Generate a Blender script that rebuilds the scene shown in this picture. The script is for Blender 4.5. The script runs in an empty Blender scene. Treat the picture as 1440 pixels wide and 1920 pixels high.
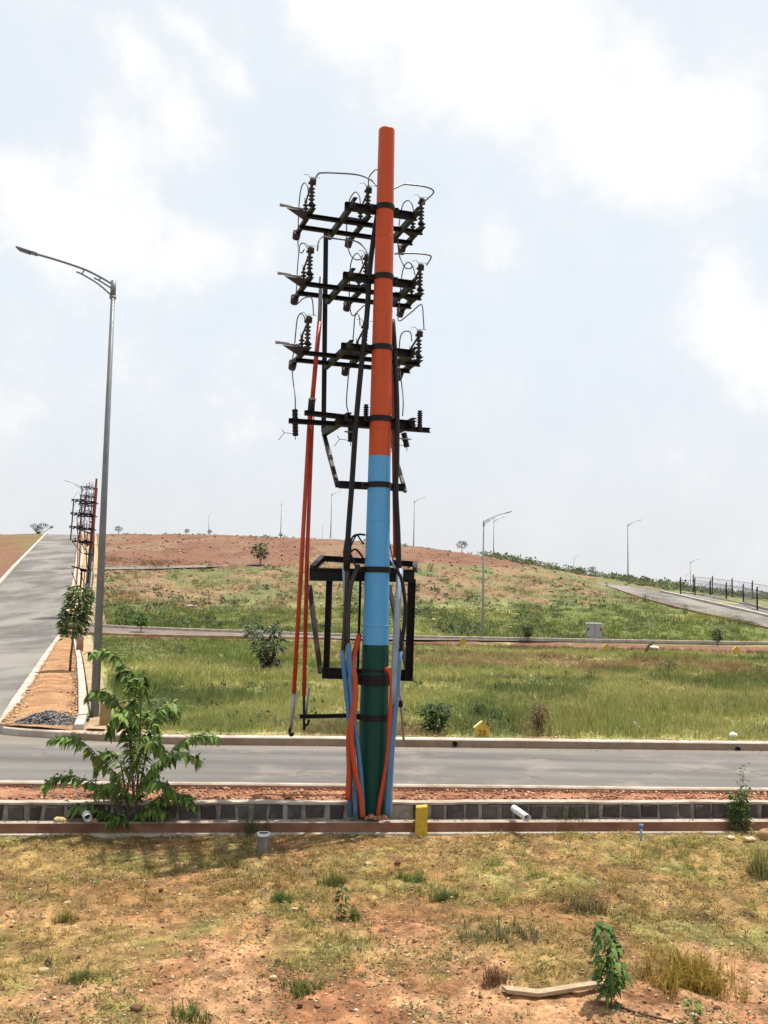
import bpy, math, random
import numpy as np
from mathutils import Vector, Matrix
random.seed(7); RNG = np.random.default_rng(11)
R = math.radians
scene = bpy.context.scene
# ------------------------------------------------------------------ camera, light, sky, exposure
FOC = 1753.0; PITCH = math.atan(160 / FOC); ROLL = R(1.11); CZ = 2.9
_f = Vector((0, math.cos(PITCH), math.sin(PITCH))); _u0 = Vector((0, -math.sin(PITCH), math.cos(PITCH))); _r0 = Vector((1, 0, 0))
_r = _r0 * math.cos(ROLL) + _u0 * math.sin(ROLL); _u = _u0 * math.cos(ROLL) - _r0 * math.sin(ROLL)
cam_data = bpy.data.cameras.new('camera'); cam = bpy.data.objects.new('camera', cam_data); scene.collection.objects.link(cam)
cam.matrix_world = Matrix(((_r.x, _u.x, -_f.x, 0), (_r.y, _u.y, -_f.y, 0), (_r.z, _u.z, -_f.z, CZ), (0, 0, 0, 1)))
cam_data.sensor_fit = 'VERTICAL'; cam_data.sensor_height = 36; cam_data.lens = FOC / 1920 * 36
cam_data.clip_start = 0.1; cam_data.clip_end = 3000
scene.camera = cam
SUN_EL, SUN_AZ = R(72), R(46)            # azimuth from +Y towards +X: behind and to the right of the pole
sun_data = bpy.data.lights.new('sun', 'SUN'); sun = bpy.data.objects.new('sun', sun_data); scene.collection.objects.link(sun)
sun_data.energy = 4.9; sun_data.angle = R(0.6); sun_data.color = (1.0, 0.94, 0.85)
_to = Vector((math.sin(SUN_AZ) * math.cos(SUN_EL), math.cos(SUN_AZ) * math.cos(SUN_EL), math.sin(SUN_EL)))
sun.rotation_euler = _to.to_track_quat('Z', 'Y').to_euler()
scene.view_settings.view_transform = 'Standard'; scene.view_settings.look = 'None'
scene.view_settings.exposure = 0.42; scene.view_settings.gamma = 1.0; scene.view_settings.use_curve_mapping = False

def ray(px, py): return _f + _r * ((px - 720) / FOC) + _u * ((960 - py) / FOC)
def WY(px, py, Y):
    d = ray(px, py); d = d * (Y / d.y); return Vector((d.x, d.y, d.z + CZ))
def WZ(px, py, Z):
    d = ray(px, py); d = d * ((Z - CZ) / d.z); return Vector((d.x, d.y, d.z + CZ))

world = bpy.data.worlds.new("World"); scene.world = world; world.use_nodes = True
nt = world.node_tree; nt.nodes.clear()
def N(tree, typ, **kw):
    n = tree.nodes.new(typ)
    for k, v in kw.items(): setattr(n, k, v)
    return n
def val(tree, sock, v):
    if hasattr(v, 'is_output') or isinstance(v, bpy.types.NodeSocket): tree.links.new(v, sock)
    else: sock.default_value = v
def math_(tree, op, a, b=0.0, c=None, clamp=False):
    n = N(tree, 'ShaderNodeMath', operation=op, use_clamp=clamp); val(tree, n.inputs[0], a); val(tree, n.inputs[1], b)
    if c is not None: val(tree, n.inputs[2], c)
    return n.outputs[0]
def mixc(tree, fac, a, b):
    n = N(tree, 'ShaderNodeMix', data_type='RGBA'); val(tree, n.inputs[0], fac)
    for s, v in ((n.inputs[6], a), (n.inputs[7], b)):
        val(tree, s, v if isinstance(v, bpy.types.NodeSocket) else (*v[:3], 1))
    return n.outputs[2]
def ramp(tree, v, a, b, lo=0.0, hi=1.0, smooth=True):
    n = N(tree, 'ShaderNodeMapRange', clamp=True, interpolation_type='SMOOTHSTEP' if smooth else 'LINEAR')
    val(tree, n.inputs[0], v); n.inputs[1].default_value = a; n.inputs[2].default_value = b; n.inputs[3].default_value = lo; n.inputs[4].default_value = hi
    return n.outputs[0]
def noise(tree, vec, scale, detail=4, rough=0.55, dist=0.0):
    n = N(tree, 'ShaderNodeTexNoise'); val(tree, n.inputs['Vector'], vec); n.inputs['Scale'].default_value = scale
    n.inputs['Detail'].default_value = detail; n.inputs['Roughness'].default_value = rough; n.inputs['Distortion'].default_value = dist
    return n.outputs[0], n.outputs[1]
tc = N(nt, 'ShaderNodeTexCoord').outputs['Generated']
sky = N(nt, 'ShaderNodeTexSky', sky_type='NISHITA', sun_disc=False, sun_elevation=SUN_EL, sun_rotation=SUN_AZ, air_density=1.0, dust_density=2.5, ozone_density=1.0)
sep = N(nt, 'ShaderNodeSeparateXYZ'); nt.links.new(tc, sep.inputs[0]); up = sep.outputs[2]
# veiled, humid sky: pale grey at the horizon to pale blue higher up
veil = mixc(nt, ramp(nt, up, 0.0, 0.32), (6.25, 6.36, 6.55), (6.35, 6.9, 7.4))
veil = mixc(nt, 0.10, veil, sky.outputs[0])
_, wc = noise(nt, tc, 5.0, 5, 0.6)
wv = N(nt, 'ShaderNodeVectorMath', operation='MULTIPLY_ADD'); nt.links.new(wc, wv.inputs[0]); wv.inputs[1].default_value = (0.10, 0.10, 0.10); nt.links.new(tc, wv.inputs[2])
sub = N(nt, 'ShaderNodeVectorMath', operation='SUBTRACT'); nt.links.new(wv.outputs[0], sub.inputs[0]); sub.inputs[1].default_value = (0.05, 0.05, 0.05)
n1, _ = noise(nt, sub.outputs[0], 4.2, 8, 0.62)
n2, _ = noise(nt, tc, 13.0, 9, 0.70)
dens = math_(nt, 'MULTIPLY_ADD', n1, 1.5, -0.84)
dens = math_(nt, 'ADD', dens, math_(nt, 'MULTIPLY_ADD', n2, 0.85, -0.425))
# cumulus banks that stand in this stretch of sky: direction, radius, weight
for (px, py, rad, w) in [(240, 90, 45, .26), (300, 180, 60, .32), (350, 255, 70, .34), (430, 150, 55, .32), (370, 70, 40, .26), (220, 300, 60, .26), (60, 380, 110, .36), (210, 470, 120, .34), (370, 460, 70, .32), (20, 330, 60, .22),
                         (760, 40, 230, .40), (940, 80, 170, .38), (1090, 170, 160, .38), (1280, 230, 150, .36), (1350, 330, 130, .30), (1150, 360, 120, .28), (1380, 620, 110, .30), (1330, 520, 80, .24), (490, 455, 60, .2),
                         (640, 30, 90, .3), (880, 730, 130, .2), (960, 450, 90, .16), (1250, 860, 90, .14), (560, 700, 140, .18), (90, 640, 260, .20), (1420, 690, 90, .2)]:
    d = ray(px, py).normalized()
    dn = N(nt, 'ShaderNodeVectorMath', operation='DISTANCE'); nt.links.new(sub.outputs[0], dn.inputs[0]); dn.inputs[1].default_value = d
    dens = math_(nt, 'ADD', dens, ramp(nt, dn.outputs[1], 0.0, rad * 1.45 / FOC, w * 1.25, 0.0))
cl = ramp(nt, dens, 0.07, 0.46)
soft = ramp(nt, dens, -0.25, 0.35)
# gentle grey undersides inside the veil
g, _ = noise(nt, tc, 3.0, 3, 0.5)
veil2 = mixc(nt, math_(nt, 'MULTIPLY', soft, 0.45), veil, (7.0, 7.12, 7.3))
col = mixc(nt, math_(nt, 'MULTIPLY', cl, ramp(nt, up, 0.0, 0.18, 0.3, 0.9)), veil2, (7.6, 7.6, 7.58))
bg = N(nt, 'ShaderNodeBackground'); nt.links.new(col, bg.inputs[0]); bg.inputs[1].default_value = 0.10
out = N(nt, 'ShaderNodeOutputWorld'); nt.links.new(bg.outputs[0], out.inputs[0])

# ------------------------------------------------------------------ materials
def new_mat(name):
    m = bpy.data.materials.new(name); m.use_nodes = True; t = m.node_tree; t.nodes.clear()
    b = N(t, 'ShaderNodeBsdfPrincipled'); o = N(t, 'ShaderNodeOutputMaterial'); t.links.new(b.outputs[0], o.inputs[0])
    return m, t, b
def obj_co(t): return N(t, 'ShaderNodeTexCoord').outputs['Object']
def world_co(t): return N(t, 'ShaderNodeNewGeometry').outputs['Position']
def bump(t, b, h, dist, strength=1.0):
    n = N(t, 'ShaderNodeBump'); t.links.new(h, n.inputs['Height']); n.inputs['Distance'].default_value = dist; n.inputs['Strength'].default_value = strength
    t.links.new(n.outputs[0], b.inputs['Normal'])
def simple(name, col, rough=0.6, metal=0.0, var=0.25, scale=6.0, bumpd=0.0, worldco=False, col2=None):
    m, t, b = new_mat(name); co = world_co(t) if worldco else obj_co(t)
    f, _ = noise(t, co, scale, 6, 0.65)
    c2 = col2 or tuple(c * (1 - var) for c in col)
    t.links.new(mixc(t, ramp(t, f, 0.35, 0.68), col, c2), b.inputs['Base Color'])
    f2, _ = noise(t, co, scale * 7, 3, 0.6)
    t.links.new(ramp(t, f2, 0.3, 0.7, max(rough - 0.12, 0.05), min(rough + 0.12, 1)), b.inputs['Roughness']); b.inputs['Metallic'].default_value = metal; b.inputs['Specular IOR Level'].default_value = 0.28
    if bumpd: bump(t, b, f2, bumpd)
    return m
def vcol(name, rough=0.75, spec=0.2, trans=0.0):
    m, t, b = new_mat(name); a = N(t, 'ShaderNodeAttribute', attribute_name='col')
    t.links.new(a.outputs[0], b.inputs['Base Color']); b.inputs['Roughness'].default_value = rough; b.inputs['Specular IOR Level'].default_value = spec
    if trans:
        tr = N(t, 'ShaderNodeBsdfTranslucent'); t.links.new(a.outputs[0], tr.inputs[0]); mx = N(t, 'ShaderNodeMixShader'); mx.inputs[0].default_value = trans
        o = [n for n in t.nodes if n.type == 'OUTPUT_MATERIAL'][0]; t.links.new(b.outputs[0], mx.inputs[1]); t.links.new(tr.outputs[0], mx.inputs[2]); t.links.new(mx.outputs[0], o.inputs[0])
    return m
def ground_mat(name, rough=0.95, pebble=55.0):
    """colour by what grows there (vertex attribute), with fine grain, pebbles and clods from noise"""
    m, t, b = new_mat(name); co = world_co(t); a = N(t, 'ShaderNodeAttribute', attribute_name='col')
    f1, _ = noise(t, co, 2.2, 8, 0.7); f2, _ = noise(t, co, 17.0, 6, 0.7); f3, _ = noise(t, co, pebble, 4, 0.6)
    c = a.outputs[0]
    k = math_(t, 'MULTIPLY', ramp(t, f1, 0.3, 0.7, 0.78, 1.2), ramp(t, f2, 0.3, 0.72, 0.68, 1.28))
    mul = N(t, 'ShaderNodeVectorMath', operation='SCALE'); t.links.new(c, mul.inputs[0]); t.links.new(k, mul.inputs[3])
    c = mixc(t, math_(t, 'MULTIPLY', ramp(t, f3, 0.58, 0.70), 0.45), mul.outputs[0], (0.42, 0.30, 0.19))
    t.links.new(c, b.inputs['Base Color']); b.inputs['Roughness'].default_value = rough; b.inputs['Specular IOR Level'].default_value = 0.15
    h = math_(t, 'ADD', f2, math_(t, 'MULTIPLY', f3, 0.6)); bump(t, b, h, 0.035, 0.9)
    return m
M = {}
def pole_paint(name, col, dirt):
    m, t, b = new_mat(name); co = obj_co(t)
    mp = N(t, 'ShaderNodeMapping'); t.links.new(co, mp.inputs[0]); mp.inputs['Scale'].default_value = (6, 6, 0.55)
    f, _ = noise(t, mp.outputs[0], 2.0, 7, 0.7); f2, _ = noise(t, co, 40, 4, 0.6); f3, _ = noise(t, co, 1.1, 4, 0.6)
    c = mixc(t, math_(t, 'MULTIPLY', ramp(t, f, 0.46, 0.72), 0.7), col, dirt)
    mp2 = N(t, 'ShaderNodeMapping'); t.links.new(co, mp2.inputs[0]); mp2.inputs['Scale'].default_value = (22, 22, 1.3); f4, _ = noise(t, mp2.outputs[0], 1.0, 5, 0.7)
    c = mixc(t, math_(t, 'MULTIPLY', ramp(t, f4, 0.60, 0.70), 0.35), c, tuple(min(1, x * .45 + .06) for x in col))
    c = mixc(t, math_(t, 'MULTIPLY', ramp(t, f3, 0.4, 0.7), 0.22), c, tuple(x * 0.7 for x in col))
    t.links.new(c, b.inputs['Base Color']); t.links.new(ramp(t, f2, 0.3, 0.7, 0.38, 0.6), b.inputs['Roughness']); bump(t, b, f2, 0.002, 0.5); b.inputs['Specular IOR Level'].default_value = 0.25
    return m
M['orange'] = pole_paint('orange_paint', (0.50, 0.075, 0.020), (0.34, 0.07, 0.035))
M['blue'] = pole_paint('blue_paint', (0.085, 0.33, 0.66), (0.15, 0.35, 0.52))
M['green'] = pole_paint('green_paint', (0.001, 0.048, 0.036), (0.006, 0.06, 0.046))
M['red'] = simple('red_orange_rod_paint', (0.42, 0.045, 0.014), 0.45, var=0.3)
M['steel'] = simple('dark_painted_steel', (0.007, 0.005, 0.007), 0.6, 0.0, 0.5, 9, 0.002, col2=(0.013, 0.009, 0.008))
M['grey_steel'] = simple('galvanised_steel', (0.30, 0.31, 0.33), 0.5, 0.3, 0.3, 8)
M['lamp'] = simple('grey_lamp_pole', (0.20, 0.205, 0.22), 0.5, 0.25, 0.2, 3)
M['far_lamp'] = simple('pale_galvanised_pole', (0.30, 0.31, 0.33), 0.55, 0.1, 0.2, 3)
M['porcelain'] = simple('brown_grey_porcelain', (0.040, 0.033, 0.032), 0.35, 0.0, 0.3, 8)
M['rust'] = simple('rusty_plate', (0.060, 0.042, 0.036), 0.8, 0.1, 0.4, 12)
M['wire'] = simple('grey_aluminium_wire', (0.16, 0.16, 0.18), 0.5, 0.3, 0.2)
M['cable'] = simple('black_cable_sheath', (0.012, 0.010, 0.012), 0.6, 0.0, 0.3)
M['cable_grey'] = simple('dusty_cable', (0.045, 0.040, 0.038), 0.7, 0.0, 0.3)
M['pipe_blue'] = simple('blue_painted_pipe', (0.05, 0.17, 0.36), 0.55, 0.0, 0.3, 6, 0.002, col2=(0.11, 0.18, 0.28))
M['pipe_pale'] = simple('grey_blue_pipe', (0.26, 0.34, 0.42), 0.5, 0.1, 0.25, 5)
M['pipe_orange'] = simple('orange_conduit', (0.50, 0.058, 0.016), 0.55, 0.0, 0.45, 7, 0.002, col2=(0.33, 0.075, 0.035))
M['pvc'] = simple('white_pvc', (0.70, 0.70, 0.70), 0.45, 0.0, 0.2, 9)
M['pvc_dirty'] = simple('dusty_grey_pvc', (0.15, 0.125, 0.105), 0.7, 0.0, 0.3, 9)
M['black'] = simple('black_inside', (0.012, 0.012, 0.012), 0.8)
M['yellow'] = simple('yellow_marker_paint', (0.56, 0.38, 0.035), 0.7, 0.0, 0.35, 14, 0.003, col2=(0.42, 0.27, 0.03))
M['yellow_pale'] = simple('pale_yellow_edge', (0.78, 0.68, 0.36), 0.7)
M['print'] = simple('dark_brown_lettering', (0.07, 0.03, 0.01), 0.8)
M['concrete'] = simple('pale_concrete', (0.42, 0.365, 0.30), 0.9, 0.0, 0.25, 3, 0.004, True, col2=(0.28, 0.215, 0.16))
M['kerb'] = simple('kerb_concrete', (0.46, 0.42, 0.37), 0.9, 0.0, 0.3, 2.0, 0.004, True, col2=(0.34, 0.27, 0.21))
M['kerb_red'] = simple('earth_and_shade_kerb', (0.36, 0.23, 0.16), 0.9, 0.0, 0.3, 2.5, 0.004, True, col2=(0.24, 0.12, 0.08))  # earth stain; on the near kerb front also its shade put into colour
M['kerb_face'] = simple('shaded_kerb_face', (0.30, 0.215, 0.15), 0.9, 0.0, 0.3, 2.5, 0.004, True, col2=(0.22, 0.15, 0.10))  # far kerb front: earth stain plus the face's shade put into the colour
M['footing'] = simple('brown_footing', (0.27, 0.135, 0.085), 0.9, 0.0, 0.3, 1.6, 0.006, True, col2=(0.15, 0.065, 0.042))  # brown front; upward faces of the ledge take pale concrete
M['mortar'] = simple('pale_mortar', (0.30, 0.27, 0.24), 0.95, 0.0, 0.3, 7, 0.006, True, col2=(0.16, 0.135, 0.115))
M['plank'] = simple('weathered_wood', (0.42, 0.31, 0.20), 0.85, 0.0, 0.3, 20, 0.003)
M['bark'] = simple('grey_brown_bark', (0.16, 0.115, 0.075), 0.9, 0.0, 0.4, 25, 0.004)
M['twig'] = simple('dry_twig', (0.13, 0.08, 0.05), 0.9)
M['tan'] = simple('tan_timber', (0.30, 0.21, 0.09), 0.85)
M['box'] = simple('grey_cabinet_paint', (0.36, 0.35, 0.35), 0.5, 0.1, 0.15, 4)
M['leaf'] = vcol('leaf_surface', 0.55, 0.18, 0.3)
M['grass'] = vcol('grass_blade', 0.8, 0.1, 0.25)
M['stone'] = vcol('stone_surface', 0.9, 0.15)
M['ground'] = ground_mat('bare_soil_with_stubble')
M['hill'] = ground_mat('hill_soil_and_turf', 0.97, 9.0)

def block_mat():
    m, t, b = new_mat('dark_granite'); co = world_co(t); oi = N(t, 'ShaderNodeObjectInfo').outputs['Random']
    f, _ = noise(t, co, 9, 7, 0.7); f2, _ = noise(t, co, 60, 4, 0.6)
    c = mixc(t, oi, (0.036, 0.029, 0.030), (0.105, 0.086, 0.084)); c = mixc(t, math_(t, 'MULTIPLY', ramp(t, f, 0.48, 0.72), 0.6), c, (0.20, 0.165, 0.145))
    t.links.new(c, b.inputs['Base Color']); b.inputs['Roughness'].default_value = 0.85; bump(t, b, math_(t, 'ADD', f, f2), 0.02, 1.0)
    return m
M['block'] = block_mat()
def asphalt(name, a, c2, streak=True, ang=0.0):
    m, t, b = new_mat(name); co = world_co(t); mp = N(t, 'ShaderNodeMapping'); t.links.new(co, mp.inputs[0]); mp.inputs['Scale'].default_value = (0.10, 1.5, 1.0) if streak else (0.30, 0.10, 1)
    mp.inputs['Rotation'].default_value = (0, 0, ang)
    f, _ = noise(t, mp.outputs[0], 1.0, 5, 0.6); f2, _ = noise(t, co, 140, 3, 0.7); f3, _ = noise(t, co, 0.9, 6, 0.7); f4, _ = noise(t, co, 26, 5, 0.7)
    c = mixc(t, ramp(t, f, 0.36, 0.64), a, c2); c = mixc(t, math_(t, 'MULTIPLY', ramp(t, f3, 0.5, 0.68), 0.6), c, (0.235, 0.195, 0.16))
    c = mixc(t, math_(t, 'MULTIPLY', ramp(t, f4, 0.54, 0.68), 0.5), c, (0.065, 0.072, 0.072))
    c = mixc(t, math_(t, 'MULTIPLY', ramp(t, f2, 0.55, 0.75), 0.5), c, (0.22, 0.21, 0.20))
    vo = N(t, 'ShaderNodeTexVoronoi', feature='DISTANCE_TO_EDGE'); dv, dc = noise(t, co, 1.5, 4, 0.6)
    ad = N(t, 'ShaderNodeVectorMath', operation='MULTIPLY_ADD'); t.links.new(dc, ad.inputs[0]); ad.inputs[1].default_value = (.9, .9, .9); t.links.new(co, ad.inputs[2]); t.links.new(ad.outputs[0], vo.inputs['Vector']); vo.inputs['Scale'].default_value = 0.28
    c = mixc(t, math_(t, 'MULTIPLY', ramp(t, vo.outputs[0], 0.0, 0.012, 1.0, 0.0), ramp(t, f3, 0.4, 0.6, 0.0, 0.6)), c, (0.045, 0.042, 0.04))
    if streak:
        sp_ = N(t, 'ShaderNodeSeparateXYZ'); t.links.new(co, sp_.inputs[0]); off = math_(t, 'MULTIPLY_ADD', sp_.outputs[0], -0.05, sp_.outputs[1])      # distance from the kerbs: blown soil lies along them
        w1 = math_(t, 'MULTIPLY_ADD', f3, 0.9, off); near = ramp(t, w1, 14.1, 15.0, 1.0, 0.0); far = ramp(t, math_(t, 'MULTIPLY_ADD', f3, -0.9, off), 16.6, 17.4, 0.0, 1.0)
        c = mixc(t, math_(t, 'MULTIPLY', near, 0.8), c, (0.075, 0.062, 0.055)); c = mixc(t, math_(t, 'MULTIPLY', far, 0.4), c, (0.27, 0.22, 0.17))
    t.links.new(c, b.inputs['Base Color']); b.inputs['Roughness'].default_value = 0.85; bump(t, b, f2, 0.004, 0.6)
    return m
M['road'] = asphalt('grey_asphalt', (0.084, 0.076, 0.070), (0.148, 0.134, 0.120))
M['road2'] = asphalt('dusty_hill_asphalt', (0.082, 0.074, 0.066), (0.205, 0.188, 0.163), False)
M['road3'] = asphalt('soil_covered_asphalt', (0.115, 0.085, 0.066), (0.165, 0.120, 0.088), False)

# ------------------------------------------------------------------ mesh helpers
COL = scene.collection
def tag(o, label=None, cat=None, group=None, kind=None):
    for k, v in (('label', label), ('category', cat), ('group', group), ('kind', kind)):
        if v: o[k] = v
    return o
def empty(name, loc, label, cat, group=None):
    o = bpy.data.objects.new(name, None); COL.objects.link(o); o.location = loc; o.empty_display_size = 0.2
    return tag(o, label, cat, group)
def origin_of(o):
    p = Vector((0, 0, 0))
    while o is not None: p = p + Vector(o.location); o = o.parent
    return p
class MB:
    def __init__(s): s.v = []; s.f = []; s.sm = []; s.c = []
    def add(s, vs, fs, smooth=False):
        k = len(s.v); s.v += [tuple(p) for p in vs]; s.f += [tuple(i + k for i in f) for f in fs]; s.sm += [smooth] * len(fs)
    def frame(s, d):
        d = d.normalized(); a = Vector((0, 0, 1)) if abs(d.z) < 0.95 else Vector((0, 1, 0))
        x = d.cross(a).normalized(); return x, d.cross(x).normalized() * -1
    def box(s, c, sx, sy, sz, rot=0.0, bev=0.0):
        c = Vector(c); m = Matrix.Rotation(rot, 3, 'Z'); x, y, z = sx / 2, sy / 2, sz / 2
        vs = [c + m @ Vector((a * x, b * y, e * z)) for e in (-1, 1) for a, b in ((-1, -1), (1, -1), (1, 1), (-1, 1))]
        s.add(vs, [(3, 2, 1, 0), (4, 5, 6, 7), (0, 1, 5, 4), (1, 2, 6, 5), (2, 3, 7, 6), (3, 0, 4, 7)])
    def beam(s, p, q, w, h, upv=None):
        p, q = Vector(p), Vector(q); d = (q - p).normalized(); u = Vector(upv) if upv else (Vector((0, 0, 1)) if abs(d.z) < 0.95 else Vector((0, 1, 0)))
        x = d.cross(u).normalized(); y = x.cross(d).normalized()
        vs = [e + x * (a * w / 2) + y * (b * h / 2) for e in (p, q) for a, b in ((-1, -1), (1, -1), (1, 1), (-1, 1))]
        s.add(vs, [(3, 2, 1, 0), (4, 5, 6, 7), (0, 1, 5, 4), (1, 2, 6, 5), (2, 3, 7, 6), (3, 0, 4, 7)])
    def channel(s, p, q, w, h, t=0.01, upv=None):
        """C profile: web h tall, two flanges w wide"""
        p, q = Vector(p), Vector(q); d = (q - p).normalized(); u = Vector(upv) if upv else (Vector((0, 0, 1)) if abs(d.z) < 0.95 else Vector((0, 1, 0)))
        x = d.cross(u).normalized(); y = x.cross(d).normalized()
        s.beam(p, q, t, h, y)
        for k in (-1, 1):
            o = x * ((w + t) / 2) + y * (k * (h - t) / 2); s.beam(p + o, q + o, w, t, y)
    def tube(s, pts, r, n=8, cap=True, smooth=True):
        pts = [Vector(p) for p in pts]; m = len(pts); rs = r if isinstance(r, (list, tuple)) else [r] * m
        vs = []; px = None
        for i, p in enumerate(pts):
            d = (pts[min(i + 1, m - 1)] - pts[max(i - 1, 0)]); d = d.normalized() if d.length > 1e-9 else Vector((0, 0, 1))
            if px is None: px, _ = s.frame(d)
            px = (px - d * px.dot(d)); px = px.normalized() if px.length > 1e-6 else s.frame(d)[0]
            py = d.cross(px)
            vs += [p + (px * math.cos(2 * math.pi * k / n) + py * math.sin(2 * math.pi * k / n)) * rs[i] for k in range(n)]
        fs = [(i * n + k, i * n + (k + 1) % n, (i + 1) * n + (k + 1) % n, (i + 1) * n + k) for i in range(m - 1) for k in range(n)]
        s.add(vs, fs, smooth)
        if cap: s.add([], []); b = len(s.v) - len(vs); s.f += [tuple(b + k for k in reversed(range(n))), tuple(b + (m - 1) * n + k for k in range(n))]; s.sm += [False, False]
    def lathe(s, prof, base, axis=(0, 0, 1), n=12, smooth=True):
        base = Vector(base); ax = Vector(axis).normalized(); x, y = s.frame(ax); m = len(prof)
        vs = [base + ax * h + (x * math.cos(2 * math.pi * k / n) + y * math.sin(2 * math.pi * k / n)) * max(r, 1e-4) for r, h in prof for k in range(n)]
        fs = [(i * n + k, i * n + (k + 1) % n, (i + 1) * n + (k + 1) % n, (i + 1) * n + k) for i in range(m - 1) for k in range(n)]
        s.add(vs, fs, smooth)
    def prism(s, poly, d):
        """closed polygon (list of points) pushed along vector d"""
        n = len(poly); d = Vector(d); vs = [Vector(p) for p in poly] + [Vector(p) + d for p in poly]
        s.add(vs, [tuple(range(n - 1, -1, -1)), tuple(range(n, 2 * n))] + [(k, (k + 1) % n, n + (k + 1) % n, n + k) for k in range(n)])
    def build(s, name, mat, parent=None, org=None):
        o0 = origin_of(parent) if parent is not None else Vector(org or (0, 0, 0))
        me = bpy.data.meshes.new(name); me.from_pydata([(a - o0.x, b - o0.y, c - o0.z) for a, b, c in s.v], [], s.f); me.update()
        me.polygons.foreach_set('use_smooth', s.sm); me.materials.append(mat if not isinstance(mat, str) else M[mat])
        o = bpy.data.objects.new(name, me); COL.objects.link(o)
        if parent is not None: o.parent = parent
        elif org is not None: o.location = org
        return o
def spline(pts, k=6):
    pts = [Vector(p) for p in pts]; out = []
    P = [pts[0] * 2 - pts[1]] + pts + [pts[-1] * 2 - pts[-2]]
    for i in range(1, len(P) - 2):
        for j in range(k):
            t = j / k; a, b, c, d = P[i - 1], P[i], P[i + 1], P[i + 2]
            out.append(0.5 * ((2 * b) + (c - a) * t + (2 * a - 5 * b + 4 * c - d) * t * t + (3 * b - a - 3 * c + d) * t ** 3))
    return out + [pts[-1]]
def mesh_arrays(name, V, T, C, mat, parent=None, org=None, smooth=False):
    """numpy triangles with a per-vertex colour"""
    V = np.asarray(V, np.float32); T = np.asarray(T, np.int32); C = np.asarray(C, np.float32)
    o0 = origin_of(parent) if parent is not None else Vector(org or (0, 0, 0)); V = V - np.array(o0, np.float32)
    me = bpy.data.meshes.new(name); k = T.shape[1]
    me.vertices.add(len(V)); me.vertices.foreach_set('co', V.ravel()); me.loops.add(T.size); me.loops.foreach_set('vertex_index', T.ravel())
    me.polygons.add(len(T)); me.polygons.foreach_set('loop_start', np.arange(0, T.size, k, dtype=np.int32)); me.polygons.foreach_set('loop_total', np.full(len(T), k, np.int32))
    if smooth: me.polygons.foreach_set('use_smooth', np.ones(len(T), bool))
    a = me.attributes.new('col', 'FLOAT_COLOR', 'POINT'); a.data.foreach_set('color', np.concatenate([C, np.ones((len(C), 1), np.float32)], 1).ravel())
    me.update(calc_edges=True); me.validate(); me.materials.append(M[mat] if isinstance(mat, str) else mat)
    o = bpy.data.objects.new(name, me); COL.objects.link(o)
    if parent is not None: o.parent = parent
    elif org is not None: o.location = org
    return o
def copy_tree(o, parent=None):
    c = o.copy(); COL.objects.link(c); c.parent = parent
    for ch in list(o.children): copy_tree(ch, c)
    return c
_tbl = np.random.default_rng(3).random((256, 256)).astype(np.float32)
def vn(x, y, seed=0):
    x = np.asarray(x, float) + seed * 17.3; y = np.asarray(y, float) + seed * 9.7
    ix = np.floor(x).astype(int); iy = np.floor(y).astype(int); fx = x - ix; fy = y - iy; fx = fx * fx * (3 - 2 * fx); fy = fy * fy * (3 - 2 * fy)
    g = lambda a, b: _tbl[a & 255, b & 255]
    return (g(ix, iy) * (1 - fx) + g(ix + 1, iy) * fx) * (1 - fy) + (g(ix, iy + 1) * (1 - fx) + g(ix + 1, iy + 1) * fx) * fy
def fbm(x, y, oc=4, seed=0):
    s = 0; a = 0.5; n = 0
    for i in range(oc): s = s + a * vn(np.asarray(x) * 2 ** i, np.asarray(y) * 2 ** i, seed + i); n += a; a *= 0.55
    return s / n
def sst(x, a, b): t = np.clip((np.asarray(x, float) - a) / (b - a), 0, 1); return t * t * (3 - 2 * t)

# ------------------------------------------------------------------ the lie of the land
def hor(u): return 1106 + 28 * u / 1440
def zc(u, d, py): return CZ - (py - hor(u)) * d / FOC
_D = np.geomspace(14, 420, 320)
_cols = {
 -500: [(18, .22), (52, .3), (66, 1.6), (79, 3.1), (95, 5.0), (190, 14.8), (420, 17)],
 0: [(18, .22), (52, .3), (65.7, 1.3), (79, 2.8), (95, 4.65), (190, 14.3), (420, 16.5)],
 200: [(18, .22), (40, .25), (57, .12), (62, .5), (75, 1.4), (98, 5.25), (190, 14.9), (420, 16)],
 400: [(18, .22), (57, .1), (62, .35), (85, 1.6), (115, 6.3), (175, 14.4), (420, 15)],
 700: [(18, .22), (57, .1), (62, .1), (85, 1.93), (115, 6.8), (160, 12.8), (420, 13)],
 950: [(18, .22), (57, .05), (62, .08), (90, 2.6), (115, 5.8), (150, 9.75), (420, 9)],
 1177: [(18, .22), (57, .04), (62, .06), (85, 2.37), (108, 4.2), (115, 4.8), (132, 5.9), (420, 4.5)],
 1300: [(18, .22), (57, .02), (62, .04), (80, 1.6), (88, 2.13), (94, 3.0), (98, 3.5), (130, 4.9), (420, 4)],
 1440: [(18, .22), (57, .0), (62, .0), (69, 1.17), (73, 1.75), (79, 2.3), (110, 3.6), (420, 2.5)],
 1900: [(18, .22), (57, .0), (62, .0), (69, 1.1), (79, 1.9), (110, 2.6), (420, 2)]}
_A = np.linspace(-1.1, 1.1, 221)
_k = sorted(_cols); _ak = [(u - 720) / FOC for u in _k]
_tab = np.stack([np.interp(_D, [p[0] for p in _cols[u]], [p[1] for p in _cols[u]]) for u in _k])
_Z = np.stack([np.interp(_A, _ak, _tab[:, j]) for j in range(len(_D))], 1)
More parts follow.
